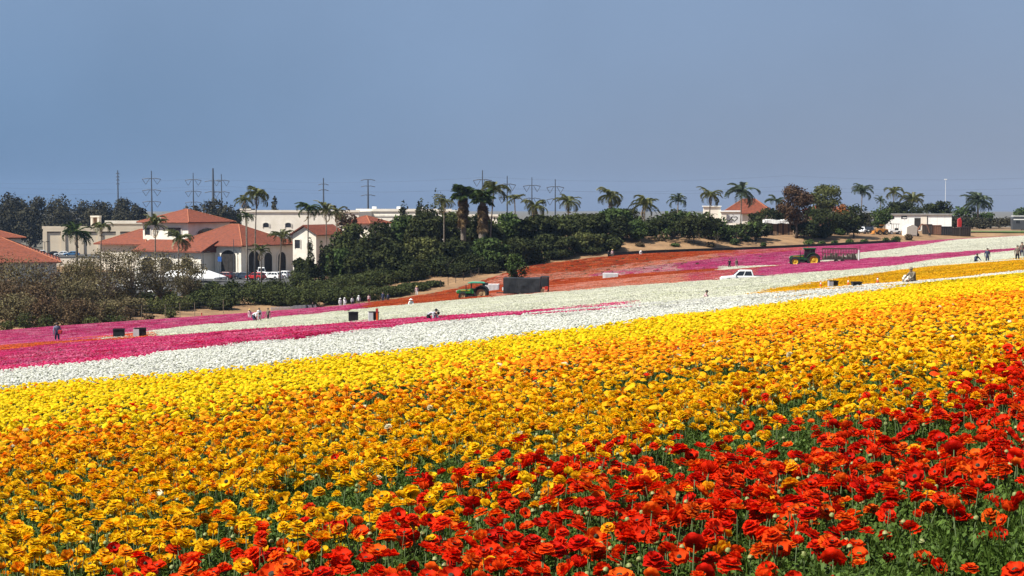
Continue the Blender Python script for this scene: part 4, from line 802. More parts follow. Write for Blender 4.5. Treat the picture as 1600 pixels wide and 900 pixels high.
BS = [(1147, 372, 16, 343, 0), (1193, 379, 10, 345, 0), (1305, 376, 14, 352, 0), (1328, 373, 18, 355, 0), (1285, 377, 14, 352, 0), (1350, 374, 16, 360, 0), (1400, 369, 20, 366, 0), (1385, 371, 14, 364, 0), (1420, 366, 14, 374, 1), (1055, 380, 18, 333, 0), (1030, 372, 20, 338, 1), (1000, 378, 16, 330, 1), (1110, 378, 16, 336, 1), (1165, 366, 16, 350, 0), (1265, 374, 20, 350, 0)]
for i, (px, ty, w, d, k) in enumerate(BS): shrub('bank_bush', '%s bush on the bare bank, %s from the left' % (['small dark green', 'dry brownish'][k], ORD[sorted(range(len(BS)), key=lambda q: BS[q][0]).index(i)]), 'bush', px, d, ty, w, ['leaf_mid', 'leaf_brown'][k], 500, .2, 510 + i, 'bushes on the bank')
# edge weeds at the left of the field
for i, (px, ty, w, d) in enumerate([(10, 500, 34, 212), (70, 492, 30, 218), (105, 490, 30, 222), (140, 494, 24, 224), (180, 492, 40, 230), (230, 490, 24, 236), (265, 480, 30, 246), (40, 486, 40, 220), (200, 478, 40, 240)]): shrub('weed_clump', '%s weed clump, %s from the left on the dirt verge' % (['bright green', 'dull green', 'brown'][i % 3], ORD[sorted([10, 70, 105, 140, 180, 230, 265, 40, 200]).index(px)]), 'weeds', px, d, ty, w, ['leaf_olive', 'leaf_hedge', 'leaf_brown'][i % 3], 500, .16, 530 + i, 'weeds on the verge')

# ------------------------------------------------------------------ palms and banana plants
def frond(L, droop, ll, n, seed, up=.35):
    r = random.Random(seed); m = MB(); pts = []; x = z = 0.0; an = up
    for i in range(n + 1): pts.append((x, 0, z)); x += L / n * math.cos(an); z += L / n * math.sin(an); an -= droop / n * (1 + i / n)
    m.tube(pts[::2], [.035 * (1 - .8 * i / (len(pts[::2]) - 1)) for i in range(len(pts[::2]))], 4)
    for i in range(1, n + 1):
        s = i / n; l_ = ll * math.sin(math.pi * (.12 + .80 * s)) ** .7; p = pts[i]
        for sd in (-1, 1):
            fw = r.uniform(.35, .6) * l_; dz = -r.uniform(.25, .75) * l_; w = .10 * L / 3
            m.add([(p[0] - w, p[1], p[2]), (p[0] + w, p[1], p[2]), (p[0] + fw * .6, sd * l_ * .55, p[2] + dz * .25 + .02), (p[0] + fw, sd * l_ * .9, p[2] + dz)], [(0, 1, 2), (0, 2, 3)])
    return m
def fan(seed):
    r = random.Random(seed); m = MB(); m.tube([(0, 0, 0), (.9, 0, .12)], [.03, .02], 4); n = 15
    for k in range(n):
        a = -2.2 + 4.4 * k / (n - 1); R = r.uniform(.75, 1.0); b = .16; c0 = (.9, 0, .12)
        m.add([c0, (.9 + .6 * R * math.cos(a - b), .6 * R * math.sin(a - b), .12), (.9 + R * math.cos(a), R * math.sin(a), .12 - .25 * R), (.9 + .6 * R * math.cos(a + b), .6 * R * math.sin(a + b), .14)], [(0, 1, 2), (0, 2, 3)])
    return m
FR = {}
for nm, mt in (('green', 'leaf_palm'), ('blue', 'leaf_palm_blue'), ('dead', 'leaf_dead'), ('dark', 'leaf_mid')):
    FR[nm] = [frond(3.0, 1.5, .75, 15, 1).mesh('frond', mt), frond(3.0, 1.9, .7, 15, 2, .5).mesh('frond', mt), frond(3.0, .9, .7, 15, 3, .1).mesh('frond', mt)]
FANM = {nm: [fan(s).mesh('frond', mt) for s in (1, 2)] for nm, mt in (('green', 'leaf_mid'), ('dead', 'leaf_dead'))}
def palm(label, px, top_py, d, cr_px, kind='green', lean=0.0, n=15, seed=1, oz=None, fanp=False, skirt=0, thick=.16, group='palms'):
    r = random.Random(seed); b = spot(px, d)
    if oz is not None: b.z = oz
    crw = cr_px / F * d * 1.04; n = int(n * 1.5); Hh = at(px, top_py, d).z - b.z - crw * .30; t = thing('palm_tree', label, 'palm', tuple(b), 0, group); m = MB(); m.smooth = True
    tp = (lean, r.uniform(-.2, .2), Hh); m.tube([(0, 0, -.4), (lean * .1, 0, Hh * .35), (lean * .5, tp[1] * .5, Hh * .7), tp], [thick * 1.5, thick, thick * .85, thick * .8], 8)
    m.build('trunk', 'palm_bark', t); s = crw / 2 / (2.4 if not fanp else 1.75)
    off = r.uniform(-.25, .2); pool = r.sample((FANM if fanp else FR)[kind], 2); wind = r.uniform(.05, .3)
    for k in range(n):
        o = link('frond', r.choice(pool), t, tp); el = (r.uniform(-.9, .55) if fanp else r.uniform(-1.05, .38) + off) + (0 if fanp else wind * math.cos(6.2832 * k * .382))
        o.rotation_euler = (r.uniform(-.3, .3), el, 6.2832 * (k * .382 + r.uniform(-.05, .05))); q = s * r.uniform(.8, 1.12); o.scale = (q, q, q)
    for k in range(skirt):
        o = link('dead_frond', r.choice((FANM if fanp else FR)['dead']), t, (tp[0], tp[1], tp[2] - r.uniform(.1, .55 if not fanp else 5.5))); o.rotation_euler = (0, r.uniform(.95, 1.45), 6.2832 * k * .382); q = s * r.uniform(.6, .95); o.scale = (q, q, q)
    return t
LOT = -17.6
palm('tall slender palm rising highest above the tiled building', 398, 291, 352, 42, 'green', .6, 16, 1, LOT, skirt=3)
palm('palm with dull yellow fronds leaning left of the tallest one', 386, 302, 362, 30, 'green', -.5, 11, 2, LOT, skirt=3)
palm('thin dark palm standing before the tiled roof ridge', 386, 330, 345, 24, 'dark', .0, 13, 3, LOT)
palm('low palm in front of the white tower windows', 242, 340, 322, 38, 'green', .2, 14, 4, LOT, skirt=2)
palm('bushy palm in front of the porch roof', 278, 360, 318, 40, 'green', .2, 15, 5, LOT, skirt=2)
palm('leaning palm beside the parked white cars', 437, 357, 330, 36, 'green', .4, 14, 6, LOT, skirt=1)
palm('short drooping palm among the parked cars', 408, 383, 335, 28, 'green', .0, 13, 7, LOT, skirt=2)
palm('open feathery palm before the long white building', 481, 312, 360, 40, 'dark', .2, 15, 8, LOT, skirt=1)
palm('olive palm just right of the feathery one', 510, 317, 365, 36, 'green', .0, 14, 9, LOT, skirt=2)
palm('yellowish palm just right of the olive one', 526, 321, 372, 30, 'green', .1, 12, 10, LOT, skirt=3)
palm('small palm with arching fronds beside the turret', 157, 343, 400, 34, 'green', .4, 11, 11, LOT, skirt=2)
palm('dense dark palm standing in front of the tan warehouse', 120, 349, 380, 44, 'dark', .0, 20, 12, LOT, skirt=2, thick=.35)
palm('green palm among the dark tree tops left of the thick fan palms', 694, 303, 322, 32, 'green', .0, 14, 13, None, skirt=2)
palm('stout fan palm with ragged grey skirt', 724, 288, 318, 42, 'green', .0, 28, 14, None, True, 44, .55)
palm('thickest fan palm with pale skirted trunk in the dark trees', 753, 297, 312, 42, 'green', .2, 26, 15, None, True, 60, .75)
palm('tall arching palm leaning over the thick fan palm', 766, 282, 320, 46, 'green', .8, 15, 16, None)
palm('wispy upright palm right of the thick fan palms', 806, 302, 340, 28, 'green', -.3, 10, 17, None)
palm('drooping palm with tan lower fronds above the dark trees', 836, 311, 345, 38, 'green', .0, 15, 18, None, skirt=7)
palm('upright palm with stiff fronds before the far pylons', 888, 303, 345, 36, 'green', .0, 15, 19, None, skirt=3)
palm('round headed palm standing alone against the sky', 952, 295, 352, 40, 'green', .1, 20, 20, None, skirt=4)
palm('broad palm left of the banana plants', 1007, 306, 352, 40, 'green', .0, 17, 21, None, skirt=2)
palm('low palm above the banana plants', 1058, 305, 358, 30, 'blue', .2, 13, 22, None)
palm('swept palm left of the white sheds', 1108, 292, 372, 36, 'green', .3, 15, 23, None, skirt=2)
palm('tall blue-green palm in front of the orange farm roof', 1157, 284, 366, 48, 'blue', .2, 16, 24, None)
palm('palm between the orange farm roof and reddish tree', 1212, 303, 400, 32, 'blue', .0, 13, 25, None)
palm('plume-like palm above the white hut', 1345, 290, 400, 32, 'blue', .2, 16, 26, None)
palm('tallest palm behind the long white building', 1395, 291, 462, 30, 'green', .1, 14, 27, None)
palm('wide spiky palm behind the long white building', 1425, 303, 465, 34, 'green', .0, 22, 28, None)
palm('stout spiky palm at the far end of the yard', 1527, 302, 476, 42, 'blue', .0, 26, 29, None, thick=.35)
palm('small palm peeping beside the tallest yard palm', 1375, 308, 470, 20, 'blue', .0, 11, 30, None)
def paddle(seed):
    r = random.Random(seed); m = MB(); n = 6; L = 2.2; vs = []
    m.tube([(0, 0, 0), (.25, 0, 1.1)], [.05, .03], 4)
    for i in range(n + 1):
        s = i / n; w = .32 * math.sin(math.pi * (.06 + .9 * s)) ** .8; x = .25 + L * .38 * s + .5 * s * s; z = 1.1 + L * s * .8 - .9 * s * s * s
        vs += [(x, -w, z + .12 * w), (x, 0, z - .03), (x, w, z + .12 * w)]
    m.add(vs, [(3 * i + j, 3 * i + j + 1, 3 * i + j + 4, 3 * i + j + 3) for i in range(n) for j in range(2)]); return m
PAD = [paddle(s).mesh('leaf', mt) for s, mt in ((1, 'leaf_mid'), (2, 'leaf_dark'), (3, 'leaf_mid'))]
BAN = [(985, 336, 345), (1004, 345, 341), (1024, 333, 345), (1040, 322, 350), (1052, 340, 342), (1066, 329, 348), (1096, 326, 352), (1112, 334, 348), (1128, 338, 350), (1150, 350, 346), (1166, 343, 350), (1182, 345, 352), (970, 350, 342), (1036, 350, 338), (1120, 352, 345)]
for i, (px, ty, d) in enumerate(BAN):
    b = spot(px, d); H = at(px, ty, d).z - b.z; r = random.Random(700 + i)
    t = thing('banana_plant', 'broad-leaved banana plant, %s from the left along the top of the bank' % ORD[sorted(q[0] for q in BAN).index(px)], 'plant', tuple(b), 0, 'banana plants on the bank')
    m = MB()
    for k in range(4): a = r.uniform(0, 6.28); m.tube([(math.cos(a) * .2, math.sin(a) * .2, -.3), (math.cos(a) * .7, math.sin(a) * .7, H * .55)], [.14, .09], 5)
    m.build('stem', 'bark', t)
    for k in range(46):
        a = r.uniform(0, 6.28); q = r.uniform(0, 2.0); zz = H * r.uniform(-.05, .62); o = link('leaf', r.choice(PAD), t, (math.cos(a) * q, math.sin(a) * q, zz)); o.rotation_euler = (0, r.uniform(-.1, .55), a + r.uniform(-.6, .6)); s = (H * .46) / 2.6 * r.uniform(.75, 1.15) * 1.0; o.scale = (s, s, s)

# ------------------------------------------------------------------ vehicles
def wheel(parent, x, y, z, R, w, rim='rim_grey', side=-1, lug=False, rr=.6, shared={}):
    key = (R, w, rim, lug, rr)
    if key not in shared:
        t = MB(); n = 24; prof = [(R * rr, -w / 2), (R * .93, -w / 2), (R, -w * .32), (R, w * .32), (R * .93, w / 2), (R * rr, w / 2)]; k = len(prof)
        vs = [(a * math.cos(6.2832 * i / n), b, a * math.sin(6.2832 * i / n)) for i in range(n) for a, b in prof]
        t.add(vs, [(i * k + j, i * k + (j + 1) % k, ((i + 1) % n) * k + (j + 1) % k, ((i + 1) % n) * k + j) for i in range(n) for j in range(k)])
        if lug:
            for i in range(20):
                a = 6.2832 * i / 20
                for sd in (-1, 1):
                    b = a + sd * .09; c0, s0 = math.cos(a), math.sin(a); c1, s1 = math.cos(b), math.sin(b); R2 = R * 1.035
                    t.add([(R * .97 * c0, 0, R * .97 * s0), (R2 * c0, 0, R2 * s0), (R2 * c1, sd * w / 2, R2 * s1), (R * .95 * c1, sd * w / 2, R * .95 * s1), (R * .97 * math.cos(a + .08), 0, R * .97 * math.sin(a + .08)), (R2 * math.cos(a + .08), 0, R2 * math.sin(a + .08)), (R2 * math.cos(b + .08), sd * w / 2, R2 * math.sin(b + .08)), (R * .95 * math.cos(b + .08), sd * w / 2, R * .95 * math.sin(b + .08))], [(0, 1, 2, 3), (4, 7, 6, 5), (1, 5, 6, 2)])
        r = MB(); q = R * rr * 1.01
        prof = [(q, -w * .42), (q * .86, -w * .30), (q * .45, -w * .20), (q * .30, -w * .34), (.001, -w * .34)]; k = len(prof)
        vs = [(a * math.cos(6.2832 * i / 16), b, a * math.sin(6.2832 * i / 16)) for i in range(16) for a, b in prof]; r.add(vs, [(i * k + j, i * k + j + 1, ((i + 1) % 16) * k + j + 1, ((i + 1) % 16) * k + j) for i in range(16) for j in range(k - 1)])
        vs = [(a, -b * .6, c) for a, b, c in vs]; r.add(vs, [(i * k + j, ((i + 1) % 16) * k + j, ((i + 1) % 16) * k + j + 1, i * k + j + 1) for i in range(16) for j in range(k - 1)])
        shared[key] = (t.mesh('tyre', 'tyre'), r.mesh('rim', rim))
    o = bpy.data.objects.new('wheel', None); C.objects.link(o); o.parent = parent; o.location = (x, y, z); o.empty_display_size = .1
    if side > 0: o.rotation_euler = (0, 0, math.pi)
    link('tyre', shared[key][0], o); link('rim', shared[key][1], o); return o
def bevel(o, w=.03, seg=2):
    m = o.modifiers.new('bevel', 'BEVEL'); m.width = w; m.segments = seg; m.limit_method = 'ANGLE'; m.angle_limit = math.radians(30); return o
# vehicles point to -x (to the left of the picture); y is across, z up
def car(label, loc, rz, paint, kind='suv', group='cars in the parking lot', sc=1.0):
    t = thing('pickup_truck' if kind == 'pickup' else ('van' if kind == 'van' else 'car'), label, {'pickup': 'pickup', 'van': 'van'}.get(kind, 'car'), loc, rz, group); t.scale = (sc,) * 3
    if kind == 'suv': L, Hh, W, lo, gh = 4.7, 1.75, 1.86, [(-2.35, .35), (-2.38, .72), (-2.2, .92), (-1.15, 1.05), (2.3, 1.08), (2.36, .75), (2.32, .35)], [(-1.2, 1.04), (-.45, 1.66), (-.1, 1.74), (1.75, 1.72), (2.22, 1.07)]
    elif kind == 'van': L, Hh, W, lo, gh = 5.4, 2.1, 1.95, [(-2.7, .35), (-2.72, .8), (-2.5, 1.05), (-1.8, 1.15), (2.66, 1.18), (2.7, .8), (2.68, .35)], [(-1.85, 1.14), (-1.05, 2.02), (-.7, 2.1), (2.5, 2.08), (2.62, 1.17)]
    elif kind == 'pickup': L, Hh, W, lo, gh = 5.4, 1.7, 1.88, [(-2.7, .42), (-2.72, .78), (-2.55, .96), (-1.25, 1.06), (2.68, 1.08), (2.72, .8), (2.7, .45)], [(-1.3, 1.05), (-.62, 1.66), (-.35, 1.74), (.85, 1.72), (1.05, 1.07)]
    else: L, Hh, W, lo, gh = 4.5, 1.45, 1.78, [(-2.25, .3), (-2.28, .62), (-2.05, .78), (-1.05, .90), (2.1, .95), (2.24, .7), (2.22, .3)], [(-1.1, .89), (-.35, 1.36), (0, 1.45), (1.1, 1.42), (1.85, .94)]
    arches = []; ax = [-1.42 * L / 4.6, 1.36 * L / 4.6]; R = .36 if kind != 'pickup' else .40
    bot = []
    for a in reversed(ax): bot += [(a + R * 1.18 * math.cos(q), .35 + max(0, R * 1.15 * math.sin(q) - 0.0)) for q in [math.pi * k / 6 for k in range(7)]]
    poly = lo + bot; b = MB(); b.prism(poly, 1, -W / 2, W / 2); bevel(b.build('body', paint, t), .07, 3)
    if kind == 'pickup':
        MB().box(1.14, 2.6, -W / 2 + .12, W / 2 - .12, .86, 1.10).build('cargo_bed', 'dark_metal', t)
    g = MB(); n = len(gh); ti = .13
    vs = [(x, -W / 2 + .04 + ti * (z - gh[0][1]) / .7, z) for x, z in gh] + [(x, W / 2 - .04 - ti * (z - gh[0][1]) / .7, z) for x, z in gh]
    g.add(vs, [tuple(range(n)), tuple(range(2 * n - 1, n - 1, -1))] + [(i, i + n, i + n + 1, i + 1) for i in range(n - 1)]); bevel(g.build('cabin', paint, t), .05, 2)
    z0, z1 = gh[0][1] + .07, gh[2][1] - .13; xa, xb = gh[0][0], gh[-1][0]
    def xat(z, fr):
        pts = gh[:3] if fr else gh[-2:]
        pts = sorted(pts, key=lambda q: q[1]); return float(np.interp(z, [q[1] for q in pts], [q[0] for q in pts]))
    cuts = [(.0, .47), (.53, 1.0)] if kind in ('pickup', 'car') else [(0, .32), (.37, .66), (.71, 1.0)]
    for sd in (-1, 1):
        for ca_, cb in cuts:
            def wx(f, z): a, bb = xat(z, True) + .14, xat(z, False) - .14; return a + (bb - a) * f
            yy = lambda z: sd * (W / 2 - .03 - ti * (z - gh[0][1]) / .7 + .005); q = MB()
            q.add([(wx(ca_, z0), yy(z0), z0), (wx(cb, z0), yy(z0), z0), (wx(cb, z1), yy(z1), z1), (wx(ca_, z1), yy(z1), z1)] + [(wx(ca_, z0), yy(z0) - sd * .03, z0), (wx(cb, z0), yy(z0) - sd * .03, z0), (wx(cb, z1), yy(z1) - sd * .03, z1), (wx(ca_, z1), yy(z1) - sd * .03, z1)], [(0, 1, 2, 3), (4, 7, 6, 5), (0, 4, 5, 1), (1, 5, 6, 2), (2, 6, 7, 3), (3, 7, 4, 0)]); q.build('side_window', 'glass', t)
    for fr in (True, False):
        xa, xb = xat(z0, fr), xat(z1, fr); o_ = -.03 if fr else .03; q = MB(); wy = W / 2 - .22
        q.add([(xa + o_, -wy, z0), (xa + o_, wy, z0), (xb + o_, wy - .08, z1), (xb + o_, -wy + .08, z1), (xa, -wy, z0), (xa, wy, z0), (xb, wy - .08, z1), (xb, -wy + .08, z1)], [(0, 1, 2, 3), (4, 7, 6, 5), (0, 4, 5, 1), (1, 5, 6, 2), (2, 6, 7, 3), (3, 7, 4, 0)]); q.build('windscreen' if fr else 'rear_window', 'glass', t)
    for sd in (-1, 1):
        for a in ax: wheel(t, a, sd * (W / 2 - .12), R - .02, R, .22, 'rim_grey', sd)
        MB().box(lo[1][0] - .03, lo[1][0] + .22, sd * (W / 2 - .30) - .18, sd * (W / 2 - .30) + .18, lo[1][1] - .08, lo[1][1] + .08).build('headlight', 'lamp_lens', t)
        MB().box(lo[-2][0] - .12, lo[-2][0] + .03, sd * (W / 2 - .2) - .12, sd * (W / 2 - .2) + .12, lo[-2][1] - .1, lo[-2][1] + .2).build('tail_light', 'tail_lens', t)
        MB().box(gh[0][0] + .25, gh[0][0] + .37, sd * (W / 2 + .08) - .09, sd * (W / 2 + .08) + .09, gh[0][1] + .05, gh[0][1] + .2).build('mirror', paint, t)
    MB().box(lo[0][0] - .06, lo[0][0] + .12, -W / 2 + .08, W / 2 - .08, .36, .56).build('bumper', 'dark_metal', t)
    return t
def tractor(label, loc, rz, cab=True):
    t = thing('tractor', label, 'tractor', loc, rz, None); g = 'dark_green' if cab else 'tractor_green'
    if cab: RR_, RF, xr, xf, tw, hood = .98, .74, 1.05, -1.75, 1.55, [(-2.55, .95), (-2.6, 1.35), (-2.35, 1.62), (-.35, 1.78), (-.35, 1.0)]
    else: RR_, RF, xr, xf, tw, hood = .84, .50, .85, -1.35, 1.30, [(-2.1, .80), (-2.15, 1.08), (-1.95, 1.24), (-.35, 1.36), (-.35, .8)]
    h = MB(); h.prism(hood, 1, -.38, .38); bevel(h.build('hood', g, t), .09, 3)
    for sd in (-1, 1):
        for k in range(4): MB().box(hood[0][0] + .35 + k * .2, hood[0][0] + .45 + k * .2, sd * .385 - .01, sd * .385 + .01, hood[0][1] + .12, hood[0][1] + .42).build('grille_slot', 'black', t)
        MB().box(hood[0][0] + .5, -.5, sd * .39 - .012, sd * .39 + .012, hood[2][1] - .1, hood[2][1] - .03).build('stripe', 'rim_yellow', t)
        MB().box(hood[1][0] - .03, hood[1][0] + .08, sd * .22 - .1, sd * .22 + .1, hood[1][1] - .05, hood[1][1] + .08).build('headlight', 'lamp_lens', t)
        wheel(t, xr, sd * tw / 2, RR_, RR_, .50 if cab else .40, 'rim_yellow' if cab else 'rim_tan', sd, True, .64); wheel(t, xf, sd * tw / 2 * .95, RF, RF, .38 if cab else .28, 'rim_yellow' if cab else 'rim_tan', sd, True, .60)
        f = MB(); n = 9; pts = [(xr + (RR_ * 1.12) * math.cos(a), RR_ + (RR_ * 1.12) * math.sin(a)) for a in [math.radians(20 + 135 * k / (n - 1)) for k in range(n)]]; inn = [(xr + (RR_ * 1.06) * math.cos(a), RR_ + (RR_ * 1.06) * math.sin(a)) for a in [math.radians(20 + 135 * k / (n - 1)) for k in range(n)]]
        f.prism(pts + inn[::-1], 1, sd * tw / 2 - .32, sd * tw / 2 + .30); f.build('fender', 'black' if not cab else g, t)
    MB().box(-2.0 if cab else -1.6, xr + .3, -.28, .28, .55 if cab else .45, 1.02 if cab else .82).build('chassis', 'dark_metal', t)
    MB().box(-.9, -.85, -.1, .1, 1.0, 1.0 + .01).build('chassis', 'dark_metal', t); MB().tube([(-.95, -.42, 1.4 if cab else 1.2), (-.95, -.42, 2.45 if cab else 1.9)], [.05, .045], 8).build('exhaust', 'black', t)
    if cab:
        for sx, sy in ((-.35, -.62), (-.35, .62), (1.25, -.62), (1.25, .62), (.55, -.70), (.55, .70)): MB().tube([(sx, sy, 1.0), (sx + (.12 if sx < 0 else 0), sy * .95, 2.62)], .05, 6).build('cab_post', 'black', t)
        MB().box(-.28, 1.2, -.60, .60, 1.15, 2.6).build('cab_glass', 'glass', t); r = MB(); r.box(-.5, 1.45, -.76, .76, 2.6, 2.84); bevel(r.build('roof', g, t), .08, 2)
        MB().box(-.4, 1.35, -.72, .72, .95, 1.3).build('cab_base', g, t); MB().tube([(.2, .3, 2.84), (.2, .3, 3.0)], .07, 8).build('beacon', 'orange_plastic', t); MB().box(-.52, -.40, -.5, -.25, 2.58, 2.72).build('work_light', 'lamp_lens', t)
    else:
        for sx, sy in ((-.35, -.5), (-.35, .5), (1.2, -.52), (1.2, .52)): MB().tube([(sx, sy, .85), (sx, sy, 2.05)], .045, 6).build('canopy_post', 'black', t)
        r = MB(); r.prism([(-.75, 2.05), (-.75, 2.13), (-.3, 2.22), (1.0, 2.22), (1.3, 2.12), (1.3, 2.05)], 1, -.68, .68); bevel(r.build('canopy', 'canopy_green', t), .04, 2); MB().box(1.02, 1.62, -.6, .6, 1.86, 2.1).build('canopy_rear', 'black', t)
        s = MB(); s.prism([(.55, .95), (1.05, .95), (1.22, 1.55), (1.1, 1.57), (.98, 1.1), (.55, 1.08)], 1, -.26, .26); bevel(s.build('seat', 'black', t), .03, 2); sw = MB(); sw.tube([(.18 + .17 * math.cos(a) * .6, .2 * math.sin(a), 1.5 + .17 * math.cos(a)) for a in [6.2832 * k / 12 for k in range(13)]], .02, 5, 0, False); sw.build('steering_wheel', 'black', t)
        MB().box(-.36, .15, -.3, .3, .8, 1.42).build('dashboard', g, t); MB().box(-.2, 1.3, -.4, .4, .72, .82).build('platform', 'dark_metal', t)
    MB().box(xr + .3, xr + 1.2, -.05, .05, .5, .62).build('drawbar', 'dark_metal', t)
    return t
def on(px, py): x, y = hit(px, py); return Vector((x, y, gz(x, y)))
def field(px, d): return spot(px, d)
def dat(px, py): return float(hit(px, py)[1])
s1 = spot(741, dat(741, 464)); tractor('green open-station tractor with teal canopy towing the black trailer', tuple(s1), math.radians(-4), False)
s2 = spot(1260, dat(1260, 412)); tractor('dark green cab tractor with yellow wheels in the magenta rows', tuple(s2), math.radians(-7), True)
# black boxed trailer
p = spot(822, dat(822, 459)); t = thing('black_trailer', 'long black tarp-covered trailer behind the canopied tractor', 'trailer', tuple(p), math.radians(-4))
b = MB(); n = 18; vs = []; prof = lambda f, sx: [(-1.0 - .03 * math.sin(9 * f + 1), .55), (-1.02 - .04 * math.sin(14 * f), 1.4), (-1.0, 2.20 + .03 * math.sin(5 * f)), (-.9, 2.25 + .03 * math.sin(7 * f)), (.9, 2.25 + .03 * math.sin(6 * f + 2)), (1.0, 2.2), (1.0, .55)]
for k in range(n + 1): vs += [(-2.55 + 4.2 * k / n, y_, z_) for y_, z_ in prof(k / n, 0)]
b.add(vs, [(k * 7 + q, (k + 1) * 7 + q, (k + 1) * 7 + q + 1, k * 7 + q + 1) for k in range(n) for q in range(6)] + [tuple(range(7)), tuple(n * 7 + q for q in range(7))])
b.build('tarp', 'black', t); MB().box(-2.6, 2.6, -.95, .95, .45, .56).build('bed', 'dark_metal', t); MB().box(-3.4, -2.6, -.06, .06, .45, .56).build('drawbar', 'dark_metal', t)
for sx in (1.75, 2.55):
    for sy in (-.93, .93): MB().box(sx - .05, sx + .05, sy - .05, sy + .05, .56, 2.3).build('rear_post', 'black', t)
MB().box(1.70, 2.62, -1, 1, 2.3, 2.42).build('rear_roof', 'black', t); MB().box(1.8, 2.5, -1.0, -.98, 1.25, 2.28).build('rear_flap', 'black', t); MB().box(2.2, 2.58, -1.03, -.6, .95, 1.32).build('lamp_box', 'tail_lens', t); MB().box(1.75, 2.1, -1.02, -.4, .58, 1.0).build('crate', 'wood', t)
for sx in (-.6, .5):
    for sy in (-1, 1): wheel(t, sx, sy * .9, .36, .36, .22, 'rim_grey', sy)
MB().box(-2.72, -2.55, -.5, -.3, .8, 1.15).build('marker_plate', 'white_paint', t)
# caged implement behind the cab tractor
p = spot(1312, dat(1312, 408.5)); t = thing('cage_trailer', 'long dark barred rack trailer hitched to the cab tractor', 'trailer', tuple(p), math.radians(-7))
for z in (.75, 1.0, 1.55, 2.3): MB().box(-2.6, 2.6, -.9, -.82, z, z + (.14 if z in (.75, 2.3) else .05)).build('rail', 'wood_dark', t); MB().box(-2.6, 2.6, .82, .9, z, z + (.14 if z in (.75, 2.3) else .05)).build('rail', 'wood_dark', t)
for k in range(14):
    for y in (-.86, .86): MB().box(-2.6 + k * .4 - .03, -2.6 + k * .4 + .03, y - .03, y + .03, .8, 2.36).build('bar', 'wood_dark', t)
MB().box(-2.6, 2.6, -.8, .8, .68, .78).build('deck', 'wood_dark', t); MB().box(-3.3, -2.6, -.05, .05, .55, .68).build('drawbar', 'dark_metal', t); MB().box(2.72, 2.9, -.86, -.7, .5, 2.2).build('white_post', 'white_paint', t); MB().tube([(2.98, -.8, .3), (2.98, -.8, 2.9)], .04, 5).build('rear_mast', 'wood_dark', t)
rk = MB(); r = random.Random(4)
for k in range(60): x0 = -2.5 + 4.9 * r.random(); rk.box(x0, x0 + .12, -.6, .5, .8, .8 + r.uniform(.2, .9))
rk.build('load', 'cloth_brown', t)
for sx in (-.5, .5):
    for sy in (-1, 1): wheel(t, sx, sy * .75, .34, .34, .2, 'rim_grey', sy)
p = spot(1163, dat(1163, 434)); car('white pickup truck half hidden by the pale flower rows', tuple(p + Vector((0, 0, -.38))), math.radians(-6), 'white_paint', 'pickup', None, .93)
LZ = LOT
def lotcar(label, px, d, rz, paint, kind='suv', py=None): car(label, ((px - 800) / F * d, d, LZ + .06), math.radians(rz), paint, kind)
lotcar('large white sport utility car at the end of the parked row', 441, 368, -30, 'white_paint', 'suv')
lotcar('white car parked second from the end of the row', 426, 362, -30, 'white_paint', 'suv')
lotcar('white sedan parked beside the bright red car', 413, 368, -35, 'white_paint', 'car')
lotcar('bright red car in the parked row', 399, 360, -25, 'red_paint', 'suv')
lotcar('dark blue car left of the bright red one', 380, 362, -25, 'blue_paint', 'suv')
lotcar('black car between the dark red and blue ones', 364, 366, -20, 'black_paint', 'car')
lotcar('dark red car at the shaded end of the parked row', 350, 362, -20, 'dark_red_paint', 'suv')
lotcar('white van parked behind the row under the palms', 408, 380, -80, 'white_paint', 'van')
lotcar('white car glimpsed through the leftmost half-bare tree', 151, 318, -10, 'white_paint', 'suv')
lotcar('white car glimpsed between two half-bare trees', 205, 318, -10, 'white_paint', 'suv')
lotcar('white car low behind the half-bare trees', 248, 300, -15, 'white_paint', 'car')
lotcar('silver car glimpsed behind the half-bare trees', 178, 304, 0, 'silver_paint', 'car')
def upcar(label, px, d, rz, paint, kind): car(label, ((px - 800) / F * d, d, LZ + Z(400, d)), math.radians(rz), paint, kind, 'cars by the warehouse')
lot2 = MB(); lot2.box(-150, -100, 441, 468, LZ - 1, LZ + Z(400, 450)); tag(lot2.build('upper_lot', 'asphalt'), 'raised parking strip by the tan warehouse', None, None, 'structure')
upcar('white car with blue glass at the end of the warehouse row', 60, 446, 20, 'white_paint', 'suv'); upcar('dark car second in the warehouse row', 82, 450, 15, 'black_paint', 'car'); upcar('white car in the middle of the warehouse row', 97, 450, 10, 'white_paint', 'car'); upcar('blue car at the palm end of the warehouse row', 112, 450, 8, 'sky_blue_paint', 'car')
# parking lot surface
V = []; lot = MB(); lot.box(-150, -44, 296, 400, LZ - .6, LZ + .03); tag(lot.build('parking_lot', 'asphalt'), 'grey asphalt parking lot before the stucco building', None, None, 'structure')
# white party tents
for i, (px, d, w, dd, top_) in enumerate([(283, 352, 9, 7, 419), (318, 350, 8, 7, 421)]):
    z = at(px, top_, d).z - LZ; t = thing('canopy_tent', ['wide white canopy tent pitched left of the archway', 'white canopy tent nearest the archway'][i], 'tent', ((px - 800) / F * d, d, LZ), math.radians(-12), 'white canopy tents')
    m = MB(); m.hip(-w / 2, w / 2, -dd / 2, dd / 2, z - 1.7, z, .25); m.build('canopy', 'tent', t)
    for sx in (-1, 1):
        for sy in (-1, 1): MB().tube([(sx * (w / 2 - .1), sy * (dd / 2 - .1), 0), (sx * (w / 2 - .1), sy * (dd / 2 - .1), z - 1.8)], .05, 6).build('pole', 'white_metal', t)
